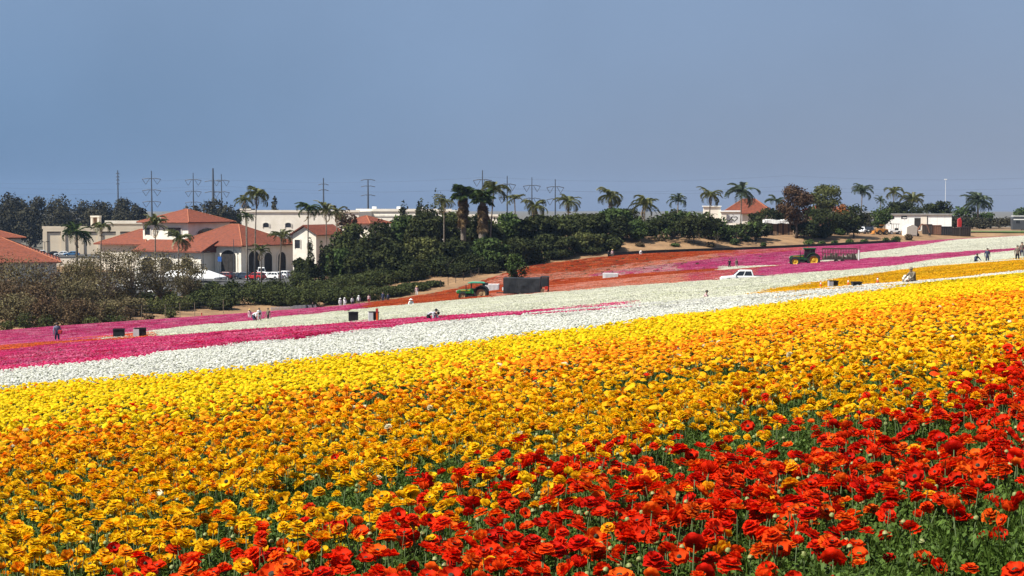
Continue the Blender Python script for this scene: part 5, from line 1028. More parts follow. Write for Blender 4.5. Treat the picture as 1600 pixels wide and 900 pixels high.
# lamp posts and sign in the lot
for i, (px, ty, d) in enumerate([(317, 394, 340), (397, 390, 338), (365, 374, 345), (70, 378, 430), (343, 401, 345), (200, 420, 318), (212, 421, 322)]):
    z = at(px, ty, d).z - LZ; x = (px - 800) / F * d
    if i == 4:
        t = thing('blue_sign', 'small blue sign on a post beside the archway', 'sign', (x, d, LZ)); MB().tube([(0, 0, -.1), (0, 0, z)], .05, 6).build('post', 'steel', t); MB().box(-.42, .42, -.08, -.05, z - 1.1, z).build('panel', 'sign_blue', t); continue
    if i >= 5:
        t = thing('pale_post', ['short cream post between the half-bare trees', 'second cream post between the half-bare trees'][i - 5], 'post', (x, d, LZ)); MB().box(-.3, .3, -.3, .3, 0, z).build('shaft', 'stucco', t); MB().box(-.42, .42, -.42, .42, z, z + .2).build('cap', 'trim', t); continue
    t = thing('lamp_post', ['dark twin-headed lamp post before the porch', 'dark twin-headed lamp post beside the drooping palm', 'thin pale pole before the archway', 'lamp post by the far left car row'][i], 'lamp post', (x, d, LZ), math.radians(20 * i), 'parking lot lamps')
    MB().tube([(0, 0, -.1), (0, 0, z)], [.1, .07], 6).build('pole', 'steel', t)
    if i != 2: MB().box(-1.3, 1.3, -.05, .05, z - .05, z + .05).build('arm', 'dark_metal', t); [MB().box(s * 1.15 - .45, s * 1.15 + .45, -.2, .2, z - .02, z + .16).build('lamp_head', 'dark_metal', t) for s in (-1, 1)]

# ------------------------------------------------------------------ farm yard machinery
def yz(px, d): return tuple(Vector(yard(px, d)))
car('white pickup parked nose-out under the yard trees', yz(1346, 388), math.radians(70), 'white_paint', 'pickup', 'yard vehicles'); car('white work van beside the white hut', yz(1340, 402), math.radians(60), 'white_paint', 'van', 'yard vehicles')
car('black pickup parked beside the orange loader', yz(1358, 392), math.radians(60), 'black_paint', 'pickup', 'yard vehicles')
p = yz(1397, 388); t = thing('utility_cart', 'small white utility cart with dark roof frame', 'cart', p, math.radians(5)); MB().prism([(-1.3, .35), (-1.35, .8), (-.5, .95), (.2, .75), (1.4, .75), (1.4, .35)], 1, -.65, .65); b = MB(); b.prism([(-1.5, .45), (-1.55, 1.05), (-.6, 1.25), (.1, .95), (1.6, .95), (1.6, .45)], 1, -.75, .75); bevel(b.build('body', 'white_paint', t), .06, 2)
for sx in (-.5, .8):
    for sy in (-.65, .65): MB().tube([(sx, sy, .9), (sx, sy, 2.5)], .04, 5).build('roof_post', 'dark_metal', t)
MB().box(-1.1, 1.2, -.75, .75, 2.5, 2.6).build('roof', 'dark_metal', t); MB().box(.3, .9, -.6, .6, .95, 1.5).build('seat', 'black', t)
for sx in (-1, 1):
    for sy in (-1, 1): wheel(t, sx * 1.0, sy * .72, .4, .4, .25, 'rim_grey', sy)
p = yz(1377, 384); t = thing('wheel_loader', 'muddy orange wheel loader in the yard', 'loader', p, math.radians(8)); b = MB(); b.prism([(-1.2, .6), (-1.2, 1.2), (-.2, 1.45), (.4, 1.45), (1.5, 1.35), (1.6, .6)], 1, -.6, .6); bevel(b.build('body', 'machine_orange', t), .07, 2)
for sx in (-.25, .55):
    for sy in (-.5, .5): MB().tube([(sx, sy, 1.4), (sx, sy, 2.3)], .05, 5).build('canopy_post', 'dark_metal', t)
MB().box(-.4, .75, -.6, .6, 2.3, 2.4).build('canopy', 'machine_orange', t)
for sy in (-.5, .5): MB().tube([(.2, sy, 1.3), (-1.2, sy, 1.5), (-2.1, sy, .7)], [.1, .1, .08], 6).build('lift_arm', 'machine_orange', t)
k = MB(); k.prism([(-2.7, .2), (-2.1, .2), (-2.0, .9), (-2.15, .95), (-2.25, .4), (-2.7, .3)], 1, -.9, .9); k.build('bucket', 'machine_orange', t)
for sx in (-.7, 1.0):
    for sy in (-1, 1): wheel(t, sx, sy * .7, .55, .55, .35, 'rim_tan', sy, True, .55)
p = yz(1432, 386); t = thing('digger_arm', 'brown excavator with bent arm resting beside the white tank', 'excavator', p, math.radians(180)); b = MB(); b.box(-.2, 1.9, -.7, .7, .7, 1.5); bevel(b.build('body', 'rust_wood', t), .08, 2); MB().box(.3, 1.2, -.65, .1, 1.5, 2.4).build('cab', 'glass', t); MB().tube([(-.1, .2, 1.3), (-1.2, .2, 3.0), (-2.6, .2, 2.6)], [.2, .17, .12], 6).build('boom', 'rust_wood', t); MB().tube([(-2.6, .2, 2.6), (-3.2, .2, .7)], [.12, .09], 6).build('stick', 'rust_wood', t); k = MB(); k.prism([(-3.5, .1), (-3.0, .1), (-2.9, .7), (-3.3, .8)], 1, -.1, .5); k.build('bucket', 'dark_metal', t)
for sy in (-.6, .6): k = MB(); k.prism([(-.4, .1), (0, 0), (1.8, 0), (2.2, .1), (2.3, .4), (1.9, .7), (-.2, .7), (-.5, .4)], 1, sy - .22, sy + .22); k.build('track', 'tyre', t)
p = yz(1424, 384); t = thing('white_tank', 'cream tent-shaped feed bin leaning open beside the digger', 'bin', p, math.radians(15)); k = MB(); k.prism([(-1.5, 0), (1.5, 0), (1.7, 2.3), (.3, 3.0), (-1.3, 2.4)], 1, 0, 2.2); bevel(k.build('shell', 'stucco', t), .06, 2); MB().box(-1.2, 1.3, -.04, .02, .2, .3).build('skid', 'dark_metal', t)
for i, (px, w, h, dp, mt, lb) in enumerate([(1449, 2.2, 2.5, 2, 'wood_dark', 'dark brown container standing right of the digger'), (1463, 2.4, 2.4, 2, 'rust_wood', 'reddish wooden crate between two dark containers'), (1479, 2.9, 2.2, 2, 'black', 'black container with torn lid next to the reddish crate'), (1494, 2.4, 2.0, 2, 'wood_dark', 'dark slatted bin below the red machine'), (1508, 2.8, 2.3, 2, 'wood_dark', 'last dark bin of the row before the open field')]):
    p = yz(px, 392); t = thing('storage_bin', lb, 'container', p, math.radians(4 * i - 6), 'bins at the yard edge'); MB().box(-w / 2, w / 2, 0, dp, .15, h).build('shell', mt, t)
    for k in range(6): MB().box(-w / 2 + k * w / 5 - .06, -w / 2 + k * w / 5 + .06, -.07, .01, .1, h + .05).build('stave', 'wood' if mt == 'rust_wood' else 'wood_dark', t)
    MB().box(-w / 2 - .05, w / 2 + .05, -.1, dp + .05, h, h + .12).build('lid', mt, t); MB().box(-w / 2, w / 2, .1, dp - .1, -.1, .15).build('skid', 'wood', t)
p = yz(1499, 405); t = thing('red_machine', 'bright red farm machine standing behind the dark bins', 'machine', p, 0); zt_ = hgt(1499, 339, 405); k = MB(); k.prism([(-.4, 0), (.4, 0), (.6, zt_ * .7), (.3, zt_ * .95), (-.4, zt_ * .85)], 1, 0, 1.0); bevel(k.build('hopper', 'red_paint', t), .06, 2); MB().tube([(.6, .5, zt_ * .9), (1.2, .5, zt_ + .5)], .1, 6).build('chute', 'dark_metal', t)
p = yz(1597, 420); t = thing('camper_trailer', 'dark grey camper trailer with white roof at the picture edge', 'trailer', p, math.radians(-6)); zt_ = hgt(1597, 338, 420); k = MB(); k.prism([(-2.6, .5), (3.4, .5), (3.5, zt_ - .3), (3.2, zt_), (-2.3, zt_), (-2.8, zt_ - .6)], 1, 0, 2.3); bevel(k.build('body', 'steel', t), .1, 2); MB().box(-2.5, 3.4, -.06, 2.36, zt_ - .02, zt_ + .15).build('roof', 'white_metal', t); MB().box(-2.4, 3.2, -.03, .01, zt_ - 1.0, zt_ - .75).build('stripe', 'white_metal', t)
for xx in (-1.2, 1.6): MB().box(xx - .5, xx + .5, -.04, .02, zt_ - 1.9, zt_ - 1.1).build('side_window', 'glass', t)
for sx in (0, .8): wheel(t, sx, .1, .36, .36, .22, 'rim_grey', -1)
p = yard(1476, 445); t = thing('flood_lamp_pole', 'tall thin white lamp pole behind the farm building', 'lamp post', p); zt_ = hgt(1476, 281, 445); MB().tube([(0, 0, -.2), (0, 0, zt_)], [.07, .05], 6).build('pole', 'white_metal', t); MB().box(-.35, .35, -.25, .1, zt_, zt_ + .25).build('lamp_head', 'white_metal', t)
p = yard(1413, 405); t = thing('yard_lamp', 'short pale lamp on a post before the white building', 'lamp post', p); zt_ = hgt(1413, 341, 405); MB().tube([(0, 0, -.2), (0, 0, zt_)], .06, 6).build('pole', 'white_metal', t); MB().box(-.45, .45, -.2, .2, zt_, zt_ + .22).build('lamp_head', 'white_metal', t)
p = yard(1271, 372); t = thing('red_barrow', 'small red garden cart in the tree shade', 'cart', p); k = MB(); k.prism([(-.6, .6), (.6, .6), (.85, 1.15), (-.85, 1.15)], 1, -.4, .4); k.build('tray', 'red_paint', t); wheel(t, -.4, 0, .28, .28, .12, 'rim_grey', -1); MB().tube([(.6, 0, .8), (1.3, 0, 1.1)], .03, 5).build('handle', 'dark_metal', t); MB().tube([(.4, .2, .6), (.5, .25, 0)], .03, 5).build('leg', 'dark_metal', t)
# crop strip beyond the yard: a green and brown field
gx0 = [spot(1440, 400), spot(1640, 400)]
def sheet(name, pts, mat, label, lift=.05):
    ps = [Vector(q) for q in pts]; n = 14; m = MB(); vs = []
    for i in range(n + 1):
        for j in range(n + 1): a = ps[0].lerp(ps[1], i / n); b_ = ps[3].lerp(ps[2], i / n); q = a.lerp(b_, j / n); vs.append((q.x, q.y, gz(q.x, q.y) + lift))
    m.add(vs, [(i * (n + 1) + j, (i + 1) * (n + 1) + j, (i + 1) * (n + 1) + j + 1, i * (n + 1) + j + 1) for i in range(n) for j in range(n)]); return tag(m.build(name, mat), label, None, None, 'structure')
M['crop'] = pm('crop', (.05, .11, .02), (.09, .12, .03), .5, .9, .5); M['crop_dry'] = pm('crop_dry', (.15, .115, .05), (.22, .17, .09), .4, .95, .5)
sheet('green_field', [spot(1470, 404), spot(1760, 404), spot(1760, 412), spot(1478, 412)], 'crop', 'strip of young green crop beyond the flowers', .25)
sheet('brown_field', [spot(1478, 413), spot(1760, 413), spot(1760, 428), spot(1500, 428)], 'crop_dry', 'dry brown crop strip beyond the green one', .3)

# ------------------------------------------------------------------ small things in the field
def crate(label, px, d, w, h, mt, lean=0, extra=None, dx=0.0):
    p = spot(px, d); t = thing('harvest_crate', label, 'crate', (p.x, p.y, p.z + .02), math.radians(8 + lean)); dp = w * .7
    for a in (-1, 1): MB().box(-w / 2, w / 2, a * dp / 2 - .015, a * dp / 2 + .015, .03, h).build('side', mt, t); MB().box(a * w / 2 - .015, a * w / 2 + .015, -dp / 2 + .016, dp / 2 - .016, .03, h).build('end', mt if a > 0 or not extra else extra, t)
    MB().box(-w / 2, w / 2, -dp / 2, dp / 2, 0, .03).build('base', mt, t)
    for a in (-1, 1): MB().box(-w / 2 - .03, w / 2 + .03, a * (dp / 2 + .02) - .02, a * (dp / 2 + .02) + .02, h - .05, h + .02).build('rim', mt, t)
    if extra: MB().box(-w / 2 - .05, -w / 2 + w * .42, -dp / 2 - .05, -dp / 2 - .018, .05, h - .03).build('panel', extra, t)
    return t
crate('black harvest crate in the orange strip nearest the walker', 184, dat(184, 527), .68, .92, 'black'); crate('black crate with pale panel right of the nearest black one', 217, dat(217, 526.5), .72, .92, 'black', 5, 'cloth_white'); crate('dark green crate standing alone in the white rows', 551.5, dat(551.5, 502.5), .56, .96, 'black'); crate('black crate with white side next to the orange marker', 583, dat(583, 501.5), .56, .92, 'black', 4, 'cloth_white')
crate('black crate with white side between two traffic cones', 1302, dat(1302, 449), .46, .74, 'black', 0, 'cloth_grey'); crate('low black tray right of the middle traffic cone', 1339, dat(1339, 447.5), .42, .60, 'black')
def marker(label, px, d, h, kind='cone'):
    p = spot(px, d); t = thing('traffic_cone' if kind == 'cone' else 'marker_stake', label, 'cone' if kind == 'cone' else 'stake', tuple(p))
    if kind == 'cone':
        MB().box(-.2, .2, -.2, .2, 0, .05).build('foot', 'orange_plastic', t)
        for a, b_, m_ in ((.05, .35, 'orange_plastic'), (.35, .55, 'white_paint'), (.55, .72, 'orange_plastic'), (.72, .85, 'white_paint'), (.85, 1.0, 'orange_plastic')): k = MB(); k.smooth = True; k.tube([(0, 0, a * h), (0, 0, b_ * h)], [.15 * (1.05 - a), .15 * (1.05 - b_)], 10); k.build('band', m_, t)
    else: MB().box(-.05, .05, -.02, .02, -.1, h).build('shaft', 'orange_plastic', t); MB().box(-.07, .07, -.03, .03, h - .25, h).build('tip', 'cloth_red', t)
marker('orange traffic cone left of the boxed crate', 1283, dat(1283, 449), .80); marker('orange traffic cone between the crate and black tray', 1326, dat(1326, 446.5), .82); marker('orange traffic cone nearest the stooping worker', 1372, dat(1372, 444), .86); marker('orange stake beside the crate in the white rows', 588.5, dat(588.5, 502), 1.15, 'stake'); marker('orange stake at the edge of the left magenta rows', 314, 205, .9, 'stake'); 
def slat_box(label, name, px, d, w, h, dp, cat, z0=.1):
    p = spot(px, d); t = thing(name, label, cat, (p.x, p.y, p.z), math.radians(-6)); n = int(w / .2)
    for k in range(n): MB().box(-w / 2 + k * w / n, -w / 2 + k * w / n + .13, -.03, .03, z0, h).build('slat', 'white_paint', t)
    for z in (z0 + .12, h - .2): MB().box(-w / 2, w / 2, .031, .07, z, z + .1).build('rail', 'white_paint', t)
    MB().box(-w / 2, w / 2, .08, dp, h - .08, h - .03).build('top', 'white_paint', t); MB().box(-w / 2, w / 2, dp, dp + .05, z0, h).build('back', 'white_paint', t); return t
slat_box('white slatted bench standing among the coral rows', 'slatted_bench', 954, dat(954, 434), 2.5, 1.15, .6, 'bench'); slat_box('white slatted stand behind the canopied tractor', 'slatted_stand', 768, 250, 2.4, 1.5, .8, 'stand')
p = spot(458, 252); t = thing('picket_fence', 'low white picket fence along the left field edge', 'fence', tuple(p), math.radians(30))
for k in range(34): xx = -3.9 + k * .235; MB().box(xx - .06, xx + .06, -.02, .02, .0, 1.05 + .12 * (k > 16)).build('picket', 'white_paint', t)
for z in (.3, .8): MB().box(-4, 4.1, .021, .06, z, z + .08).build('rail', 'white_paint', t)
# wire fences
def wire_fence(label, pts, h, mat, name='wire_fence', wires=4, rad=.05):
    ps = [spot(a, b) for a, b in pts]; t = thing(name, label, 'fence', tuple(ps[0])); o = ps[0]
    for q in ps: MB().tube([q - o + Vector((0, 0, -.3)), q - o + Vector((0, 0, h))], rad, 6).build('post', mat, t)
    for k in range(wires): zz = h * (k + .9) / wires - .05; MB().tube([q - o + Vector((0, 0, zz)) for q in ps], .014, 4).build('wire', 'steel', t)
wire_fence('wire fence on pale posts below the dry brush', [(150, 236), (185, 238), (220, 241), (257, 244), (280, 247), (303, 249), (348, 256)], 2.3, 'pale_bark')
wire_fence('low wire fence along the dirt road left of the canopied tractor', [(688, 285), (700, 288), (712, 291), (724, 294), (736, 297), (748, 300)], 1.5, 'wood_dark', 'wire_fence', 3, .06)
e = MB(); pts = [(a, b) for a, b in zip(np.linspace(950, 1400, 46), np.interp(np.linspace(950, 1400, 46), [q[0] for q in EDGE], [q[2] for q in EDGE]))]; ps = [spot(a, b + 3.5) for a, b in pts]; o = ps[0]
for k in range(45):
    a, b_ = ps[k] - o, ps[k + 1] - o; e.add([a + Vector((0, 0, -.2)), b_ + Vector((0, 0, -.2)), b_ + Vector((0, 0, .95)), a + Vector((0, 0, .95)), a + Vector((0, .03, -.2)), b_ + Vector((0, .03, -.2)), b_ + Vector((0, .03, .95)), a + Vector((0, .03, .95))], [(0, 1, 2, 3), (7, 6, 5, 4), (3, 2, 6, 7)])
t = thing('edge_shadow_strip', 'low black strip added as the shadow line between the field and the bank', 'fence', tuple(o)); e.build('shadow_sheet', 'black', t)  # black sheet on posts, added to stand for the shadow line below the bank
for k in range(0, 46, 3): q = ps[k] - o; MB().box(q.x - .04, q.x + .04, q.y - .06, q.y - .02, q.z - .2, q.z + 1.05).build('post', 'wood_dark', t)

# ------------------------------------------------------------------ people
studio = bpy.data.scenes.new('studio')
POSE = {}
def stand(ph=0.0, arm=0.0):
    a = .22 * ph
    return dict(pel=(0, 0, .93), spine=(0, -.01, 1.15), chest=(0, -.01, 1.33), neck=(0, -.01, 1.49), head=(0, -.03, 1.60), crown=(0, -.03, 1.72),
                shL=(.19, 0, 1.41), elL=(.25, .04 + a * .5, 1.13), wrL=(.25, -.06 + a - arm * .2, .89 + arm * .3), haL=(.25, -.09 + a - arm * .28, .80 + arm * .36), shR=(-.19, 0, 1.41), elR=(-.25, .04 - a * .5, 1.13), wrR=(-.25, -.06 - a - arm * .2, .89 + arm * .3), haR=(-.25, -.09 - a - arm * .28, .80 + arm * .36),
                hipL=(.10, 0, .88), knL=(.11, -.03 - a * .6, .48), anL=(.11, .04 - a * 1.2, .09), toL=(.13, -.12 - a * 1.2, .035), hipR=(-.10, 0, .88), knR=(-.11, -.03 + a * .6, .48), anR=(-.11, .04 + a * 1.2, .09), toR=(-.13, -.12 + a * 1.2, .035))
def bend(k=1.0):
    s = stand(); s.update(pel=(0, .18, .84), spine=(0, -.02, .99), chest=(0, -.22, 1.04), neck=(0, -.38, 1.03), head=(0, -.49, 1.00), crown=(0, -.60, .98), shL=(.19, -.27, 1.03), elL=(.24, -.33, .76), wrL=(.18, -.45, .53), haL=(.16, -.50, .45), shR=(-.19, -.27, 1.03), elR=(-.24, -.33, .76), wrR=(-.18, -.45, .53), haR=(-.16, -.50, .45), hipL=(.11, .17, .80), knL=(.13, -.06, .46), hipR=(-.11, .17, .80), knR=(-.13, -.06, .46)); return s
def squat():
    s = stand(); s.update(pel=(0, .16, .40), spine=(0, .10, .62), chest=(0, .0, .80), neck=(0, -.06, .95), head=(0, -.10, 1.05), crown=(0, -.11, 1.17), shL=(.19, -.02, .88), elL=(.26, -.22, .66), wrL=(.18, -.42, .52), haL=(.16, -.50, .47), shR=(-.19, -.02, .88), elR=(-.26, -.22, .66), wrR=(-.18, -.42, .52), haR=(-.16, -.50, .47), hipL=(.11, .14, .37), knL=(.17, -.28, .50), anL=(.14, .04, .09), toL=(.15, -.12, .035), hipR=(-.11, .14, .37), knR=(-.17, -.28, .50), anR=(-.14, .04, .09), toR=(-.15, -.12, .035)); return s
RADI = dict(pel=.145, spine=.13, chest=.155, neck=.058, head=.092, crown=.075, sh=.07, el=.05, wr=.034, ha=.04, hip=.095, kn=.066, an=.046, to=.042)
EDG = [('pel', 'spine'), ('spine', 'chest'), ('chest', 'neck'), ('neck', 'head'), ('head', 'crown')] + [(a + s, b + s) for s in 'LR' for a, b in (('sh', 'el'), ('el', 'wr'), ('wr', 'ha'), ('hip', 'kn'), ('kn', 'an'), ('an', 'to'))] + [('chest', 'shL'), ('chest', 'shR'), ('pel', 'hipL'), ('pel', 'hipR')]
def person(label, px, d, rz, pose, shirt, legs, hat=None, hair='hair', group=None, sink=0.0, sleeves=True, scale=1.0, dx=0.0):
    p = spot(px, d); t = thing('person', label, 'person', (p.x, p.y, p.z - sink), math.radians(rz), group); t.scale = (scale,) * 3
    names = list(pose); me = bpy.data.meshes.new('body'); me.from_pydata([pose[k] for k in names], [(names.index(a), names.index(b)) for a, b in EDG], [])
    tmp = bpy.data.objects.new('tmp', me); studio.collection.objects.link(tmp); sk = tmp.modifiers.new('skin', 'SKIN'); tmp.modifiers.new('sub', 'SUBSURF').levels = 1
    for i, k in enumerate(names):
        q = RADI[k] if k in RADI else RADI[k[:-1]]; v = me.skin_vertices[0].data[i]; v.radius = (q, q * (.78 if k in ('pel', 'spine', 'chest') else 1)); v.use_root = (k == 'pel')
    vl = studio.view_layers[0]; vl.update(); dg = vl.depsgraph; ev_ = tmp.evaluated_get(dg); bm_ = bpy.data.meshes.new_from_object(ev_); bpy.data.objects.remove(tmp); bm_.name = 'body'
    seg = [(np.array(pose[a]), np.array(pose[b]), a, b) for a, b in EDG]; bm_.materials.clear()
    for m_ in ('skin', shirt, legs, 'black'): bm_.materials.append(M[m_])
    for f in bm_.polygons:
        c_ = np.array(f.center); best = min(seg, key=lambda s: np.linalg.norm(c_ - (s[0] + (s[1] - s[0]) * np.clip(np.dot(c_ - s[0], s[1] - s[0]) / max(1e-6, np.dot(s[1] - s[0], s[1] - s[0])), 0, 1)))); a, b = best[2], best[3]
        f.material_index = 0 if (b in ('head', 'crown') or b[:2] == 'ha' or (b == 'neck' and np.linalg.norm(c_ - best[1]) < .06)) else (2 if (a[:3] == 'hip' or b[:3] == 'hip' or a[:2] == 'kn') else (3 if a[:2] == 'an' else 1))
        if b[:2] == 'wr' and not sleeves: f.material_index = 0
        f.use_smooth = True
    # fingers, nose and ears grow from the same mesh
    fb = bmesh.new(); fb.from_mesh(bm_); ex = MB()
    for s in 'LR':
        h = Vector(pose['ha' + s]); w = Vector(pose['wr' + s]); dr = (h - w).normalized(); side = dr.cross(Vector((1, 0, 0))).normalized()
        for k in range(4): b0 = h + side * (.03 - .02 * k); ex.tube([b0, b0 + dr * .05, b0 + dr * (.075 + .01 * (k in (1, 2))) + Vector((0, -.015, 0))], [.010, .009, .007], 5)
        ex.tube([h + side * .035 - dr * .03, h + side * .06, h + side * .065 + dr * .03], [.011, .010, .008], 5)
    hd = Vector(pose['head']); up = (Vector(pose['crown']) - hd).normalized(); fw = Vector((0, -1, 0)) if abs(up.z) > .7 else Vector((0, 0, -1))
    c0 = hd.lerp(Vector(pose['crown']), .35); ex.tube([c0 + fw * .085 + up * .03, c0 + fw * .115 - up * .02], [.010, .018], 5)
    for sx in (-1, 1): ex.tube([c0 + Vector((sx * .088, 0, 0)) + up * .025, c0 + Vector((sx * .10, .01, 0)) - up * .025], [.02, .014], 5)
    em = ex.mesh('x', 'skin'); fb.from_mesh(em); fb.to_mesh(bm_); fb.free(); link('body', bm_, t)
    top_ = Vector(pose['crown']); R = .115; ctr = hd.lerp(top_, .72); rot = Vector((0, 0, 1)).rotation_difference(up).to_matrix().to_4x4(); hm_ = MB(); hm_.smooth = True
    if hat:
        dome(hm_, R * .98, 0, R * 1.0, 0, 12); n = 14
        hm_.add([(R * .9 * math.cos(6.2832 * k / n), R * .9 * math.sin(6.2832 * k / n), .012) for k in range(n)] + [(R * 2.0 * math.cos(6.2832 * k / n), R * 2.0 * math.sin(6.2832 * k / n), -.02) for k in range(n)] + [(R * 2.0 * math.cos(6.2832 * k / n), R * 2.0 * math.sin(6.2832 * k / n), -.032) for k in range(n)], [(k, (k + 1) % n, n + (k + 1) % n, n + k) for k in range(n)] + [(n + k, n + (k + 1) % n, 2 * n + (k + 1) % n, 2 * n + k) for k in range(n)])
        o_ = hm_.build('hat', hat, t)
    else:
        dome(hm_, R * 1.0, -.03, R * .95, 0, 12); dome(hm_, R * 1.0, -.03, -.09, 0, 12); hm_.v = [(x_, y_ + .022, z_) for x_, y_, z_ in hm_.v]; o_ = hm_.build('hair', hair, t)
    o_.matrix_local = Matrix.Translation(ctr) @ rot; return t
P1 = person('person in slate clothes walking away past the orange strip', 87, dat(87, 532), 200, stand(1.0), 'cloth_slate', 'cloth_navy', None)
pb = spot(92, dat(92, 532)); t = thing('shoulder_bag', 'small red bag at the side of the slate-clad walker', 'bag', (pb.x + .04, pb.y - .16, pb.z + .88)); k = MB(); k.prism([(-.13, 0), (.13, 0), (.15, .28), (-.15, .28)], 1, -.07, .07); bevel(k.build('pouch', 'cloth_red', t), .03, 2); MB().tube([(-.13, 0, .26), (-.05, 0, .55), (.05, 0, .55), (.13, 0, .26)], .014, 5).build('strap', 'cloth_black', t)
person('person in white shirt leaning forward in the white rows', 397, dat(397, 502), 60, bend(), 'cloth_white', 'cloth_navy', None, sleeves=False, scale=1.18, sink=0); person('person in white standing behind the leaning one', 404, dat(404, 500), 30, stand(), 'cloth_white', 'cloth_white', None, scale=.95); person('dark-haired person beside the white-clad pair', 418, dat(418, 499), -40, stand(.6), 'cloth_olive', 'cloth_black', None, scale=.9); person('small figure at the field edge left of the white-clad pair', 389, dat(389, 497), 0, stand(), 'cloth_pink', 'cloth_white', 'straw', scale=.8)
person('person in white and white hat, left of the edge walkers', 531, 252, 20, stand(.4), 'cloth_white', 'cloth_white', 'cloth_white'); person('second person in white beside the white-hatted walker', 538, 252, -10, stand(-.4), 'cloth_white', 'cloth_white', 'cloth_white'); person('person in white top and dark trousers in the group at the edge', 550, 258, 30, stand(.3), 'cloth_white', 'cloth_navy', None); person('person in white top and tan trousers in the group', 560, 258, 180, stand(.5), 'cloth_white', 'cloth_olive', 'cloth_white', scale=1.05)
person('person in pink top standing alone on the dirt edge', 576, 264, 0, stand(), 'cloth_pink', 'cloth_red', None); person('person in navy jacket, taller of the dark-clad pair', 598, 264, 0, stand(), 'cloth_navy', 'cloth_navy', None, scale=1.12); person('shorter person in navy of the dark-clad pair', 606, 264, 10, stand(.2), 'cloth_navy', 'cloth_black', None, scale=.92); person('person in pale clothes and straw hat on the dirt road', 651, 275, 0, stand(.3), 'cloth_pink', 'cloth_white', 'straw', scale=1.1)
person('person in grey shirt bent double over the thin pink strip', 672, dat(672, 499), 70, bend(), 'cloth_grey', 'cloth_black', None, hair='cloth_black', scale=.86, sink=.12); person('person crouching behind the bent grey-shirted one', 679, dat(679, 498), 90, squat(), 'cloth_grey', 'cloth_black', 'cloth_black', scale=.78, sink=.02)
person('dark-clad person at the white picket fence', 479, 248, 0, bend(), 'cloth_navy', 'cloth_black', None, sink=0); person('second dark figure at the end of the white picket fence', 488, 249, 10, stand(), 'cloth_black', 'cloth_black', None, scale=.85)
person('worker in olive hood stooping in the golden strip', 1426, dat(1426, 441.5), -60, squat(), 'cloth_olive', 'cloth_brown', None, hair='cloth_olive', scale=.86, sink=-.1)
pb = spot(1418, dat(1418, 442)); t = thing('flower_bundle', 'pale bundle of cut flowers beside the stooping worker', 'bundle', (pb.x, pb.y, pb.z + .2)); k = MB(); k.smooth = True; r = random.Random(3)
for q in range(40): a, b_ = r.uniform(0, 6.28), r.uniform(-.4, 1.3); k.box(*(lambda c_: (c_[0] - .05, c_[0] + .05, c_[1] - .05, c_[1] + .05, c_[2] - .05, c_[2] + .05))((.18 * math.cos(a) * math.cos(b_), .18 * math.sin(a) * math.cos(b_), .36 + .18 * math.sin(b_))))
k.build('blooms', 'stucco', t); MB().tube([(0, 0, -.2), (0, 0, .4)], [.10, .2], 8).build('stalks', 'stem', t)
person('dark-clad person left of the pair above the pickup', 1140, dat(1140, 418), 0, stand(), 'cloth_black', 'cloth_black', None); person('person in dark top and pale trousers right of that pair', 1151, dat(1151, 417.5), 20, stand(.3), 'cloth_brown', 'cloth_pink', None)
person('stooping dark figure, left of the pair at the top of the golden strip', 1526, dat(1526, 409.5), 30, squat(), 'cloth_navy', 'cloth_black', None, sink=0); person('dark standing figure, right of the pair at the top of the golden strip', 1543, dat(1543, 408.5), 0, stand(), 'cloth_navy', 'cloth_navy', None, scale=.92); person('person in brown near the edge of the golden strip', 1590, dat(1590, 405.5), -10, stand(.3), 'cloth_brown', 'cloth_black', None, scale=.95)
person('person in dark clothes at the very edge of the picture', 1597, dat(1597, 401), 0, stand(), 'cloth_brown', 'cloth_navy', None, scale=1.1)
person('dark-clad visitor, left of the two below the bank', 951, 309, 10, stand(), 'cloth_black', 'cloth_black', None); person('visitor in pale top and hat, right of the two below the bank', 957, 309, 0, stand(.2), 'cloth_pink', 'cloth_olive', 'straw', scale=1.05); person('white-hatted head showing above the rust rows', 1001, 311, 0, bend(), 'cloth_white', 'cloth_white', 'cloth_white'); person('worker in white hat crouching in the pale rows', 642, dat(642, 476), 0, squat(), 'cloth_white', 'cloth_white', 'cloth_white', scale=1.0, sink=.15); person('worker lying low in the pale rows below the pickup', 1103, dat(1103, 465), 70, squat(), 'cloth_pink', 'cloth_black', None, scale=.75, sink=.1)

bpy.data.scenes.remove(studio)
# ------------------------------------------------------------------ pylons and lines
def pylon(label, px, ty, arms, d=1500, hw=12, thick=.7, base=-21, name='power_pylon', vees=True):
    x = (px - 800) / F * d; H = at(px, ty, d).z - base; t = thing(name, label, 'pylon', (x, d, base), 0, 'power pylons on the horizon'); MB().tube([(0, 0, 0), (0, 0, H)], [thick * 1.3, thick * .55], 8).build('mast', 'steel', t)
    for ay in arms:
        z = at(px, ay, d).z - base; m = MB(); m.tube([(-hw, 0, z - .6), (-hw * .35, 0, z + .4), (0, 0, z)], .38, 5); m.tube([(0, 0, z), (hw * .35, 0, z + .4), (hw, 0, z - .6)], .38, 5); m.build('crossarm', 'steel', t)
        if vees:
            for sd in (-1, 1): k = MB(); k.tube([(sd * hw, 0, z - .6), (sd * hw * .62, 0, z - 5.6)], .24, 4); k.tube([(sd * hw * .22, 0, z - .2), (sd * hw * .62, 0, z - 5.6)], .24, 4); k.build('insulator', 'steel', t)
    return t
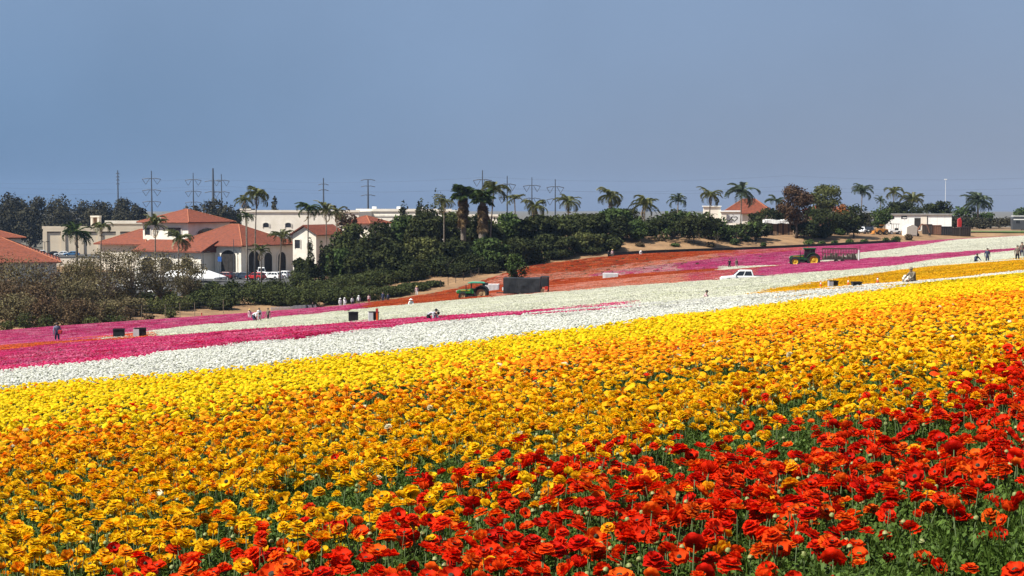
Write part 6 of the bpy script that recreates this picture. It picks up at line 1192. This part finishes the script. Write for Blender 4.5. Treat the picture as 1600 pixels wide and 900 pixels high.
pylon('slim lattice mast leftmost on the horizon', 185.5, 266, [271, 276, 281, 287], 1500, 1.6, .8, vees=False); pylon('three-armed pylon above the warehouse', 238, 267, [279, 297, 315], 1500, 9, .8); pylon('two-armed pylon left of the tallest pole', 303, 270, [281, 299, 316], 1550, 8.2, .7); pylon('tallest plain pole among the left pylons', 334, 263, [283, 300], 1450, 8, 1.3, vees=False); pylon('two-armed pylon right of the tallest pole', 347, 272, [282, 300], 1550, 8, .7)
pylon('single pole with short arms above the white building', 506, 278, [288, 297], 1500, 5, .9, vees=False); pylon('pole with thin crossbars right of the short-armed one', 575.5, 280, [281, 291, 305], 1500, 7, 1.0, vees=False); pylon('pylon rising between the two thick fan palms', 754, 266, [281, 298], 1300, 7.8, .7); pylon('second pylon right of the fan palms', 792.5, 275, [288, 308], 1350, 7.5, .65); pylon('third pylon right of the fan palms', 831, 277, [290, 310], 1400, 7.8, .65); pylon('last pylon right of the fan palms', 867.5, 280, [292, 311], 1400, 7.8, .65)
for i, (y0, y1, d0, d1) in enumerate([(283, 296, 1500, 1380), (300, 312, 1500, 1380), (289, 294, 1500, 1500)]):
    a, b_ = at(-120, y0 - 2, d0), at(1720, y1 - 24 if i < 2 else 300, d1); m = MB(); n = 40; pts = []
    for k in range(n + 1): q = a.lerp(b_, k / n); f = (k % 10) / 10; pts.append((q.x, q.y, q.z - 4.5 * 4 * f * (1 - f)))
    m.tube(pts, .045, 4); tag(m.build('power_line', 'steel'), ['upper sagging cable strung between the horizon pylons', 'lower sagging cable strung between the horizon pylons', 'middle sagging cable strung across the sky'][i], 'cable')

# ------------------------------------------------------------------ sea haze
hm_, n, l, p = nt('haze'); n.remove(p); pv = n.new('ShaderNodeVolumePrincipled'); pv.inputs['Density'].default_value = .00006; pv.inputs['Color'].default_value = (.42, .60, .90, 1); pv.inputs['Anisotropy'].default_value = .0
l.new(pv.outputs[0], n['Material Output'].inputs['Volume'])
M['haze'] = hm_; hz = MB().box(-5200, 5200, -5200, 5200, -40, 75).build('haze', 'haze'); tag(hz, 'pale sea haze over the far horizon', None, None, 'stuff')
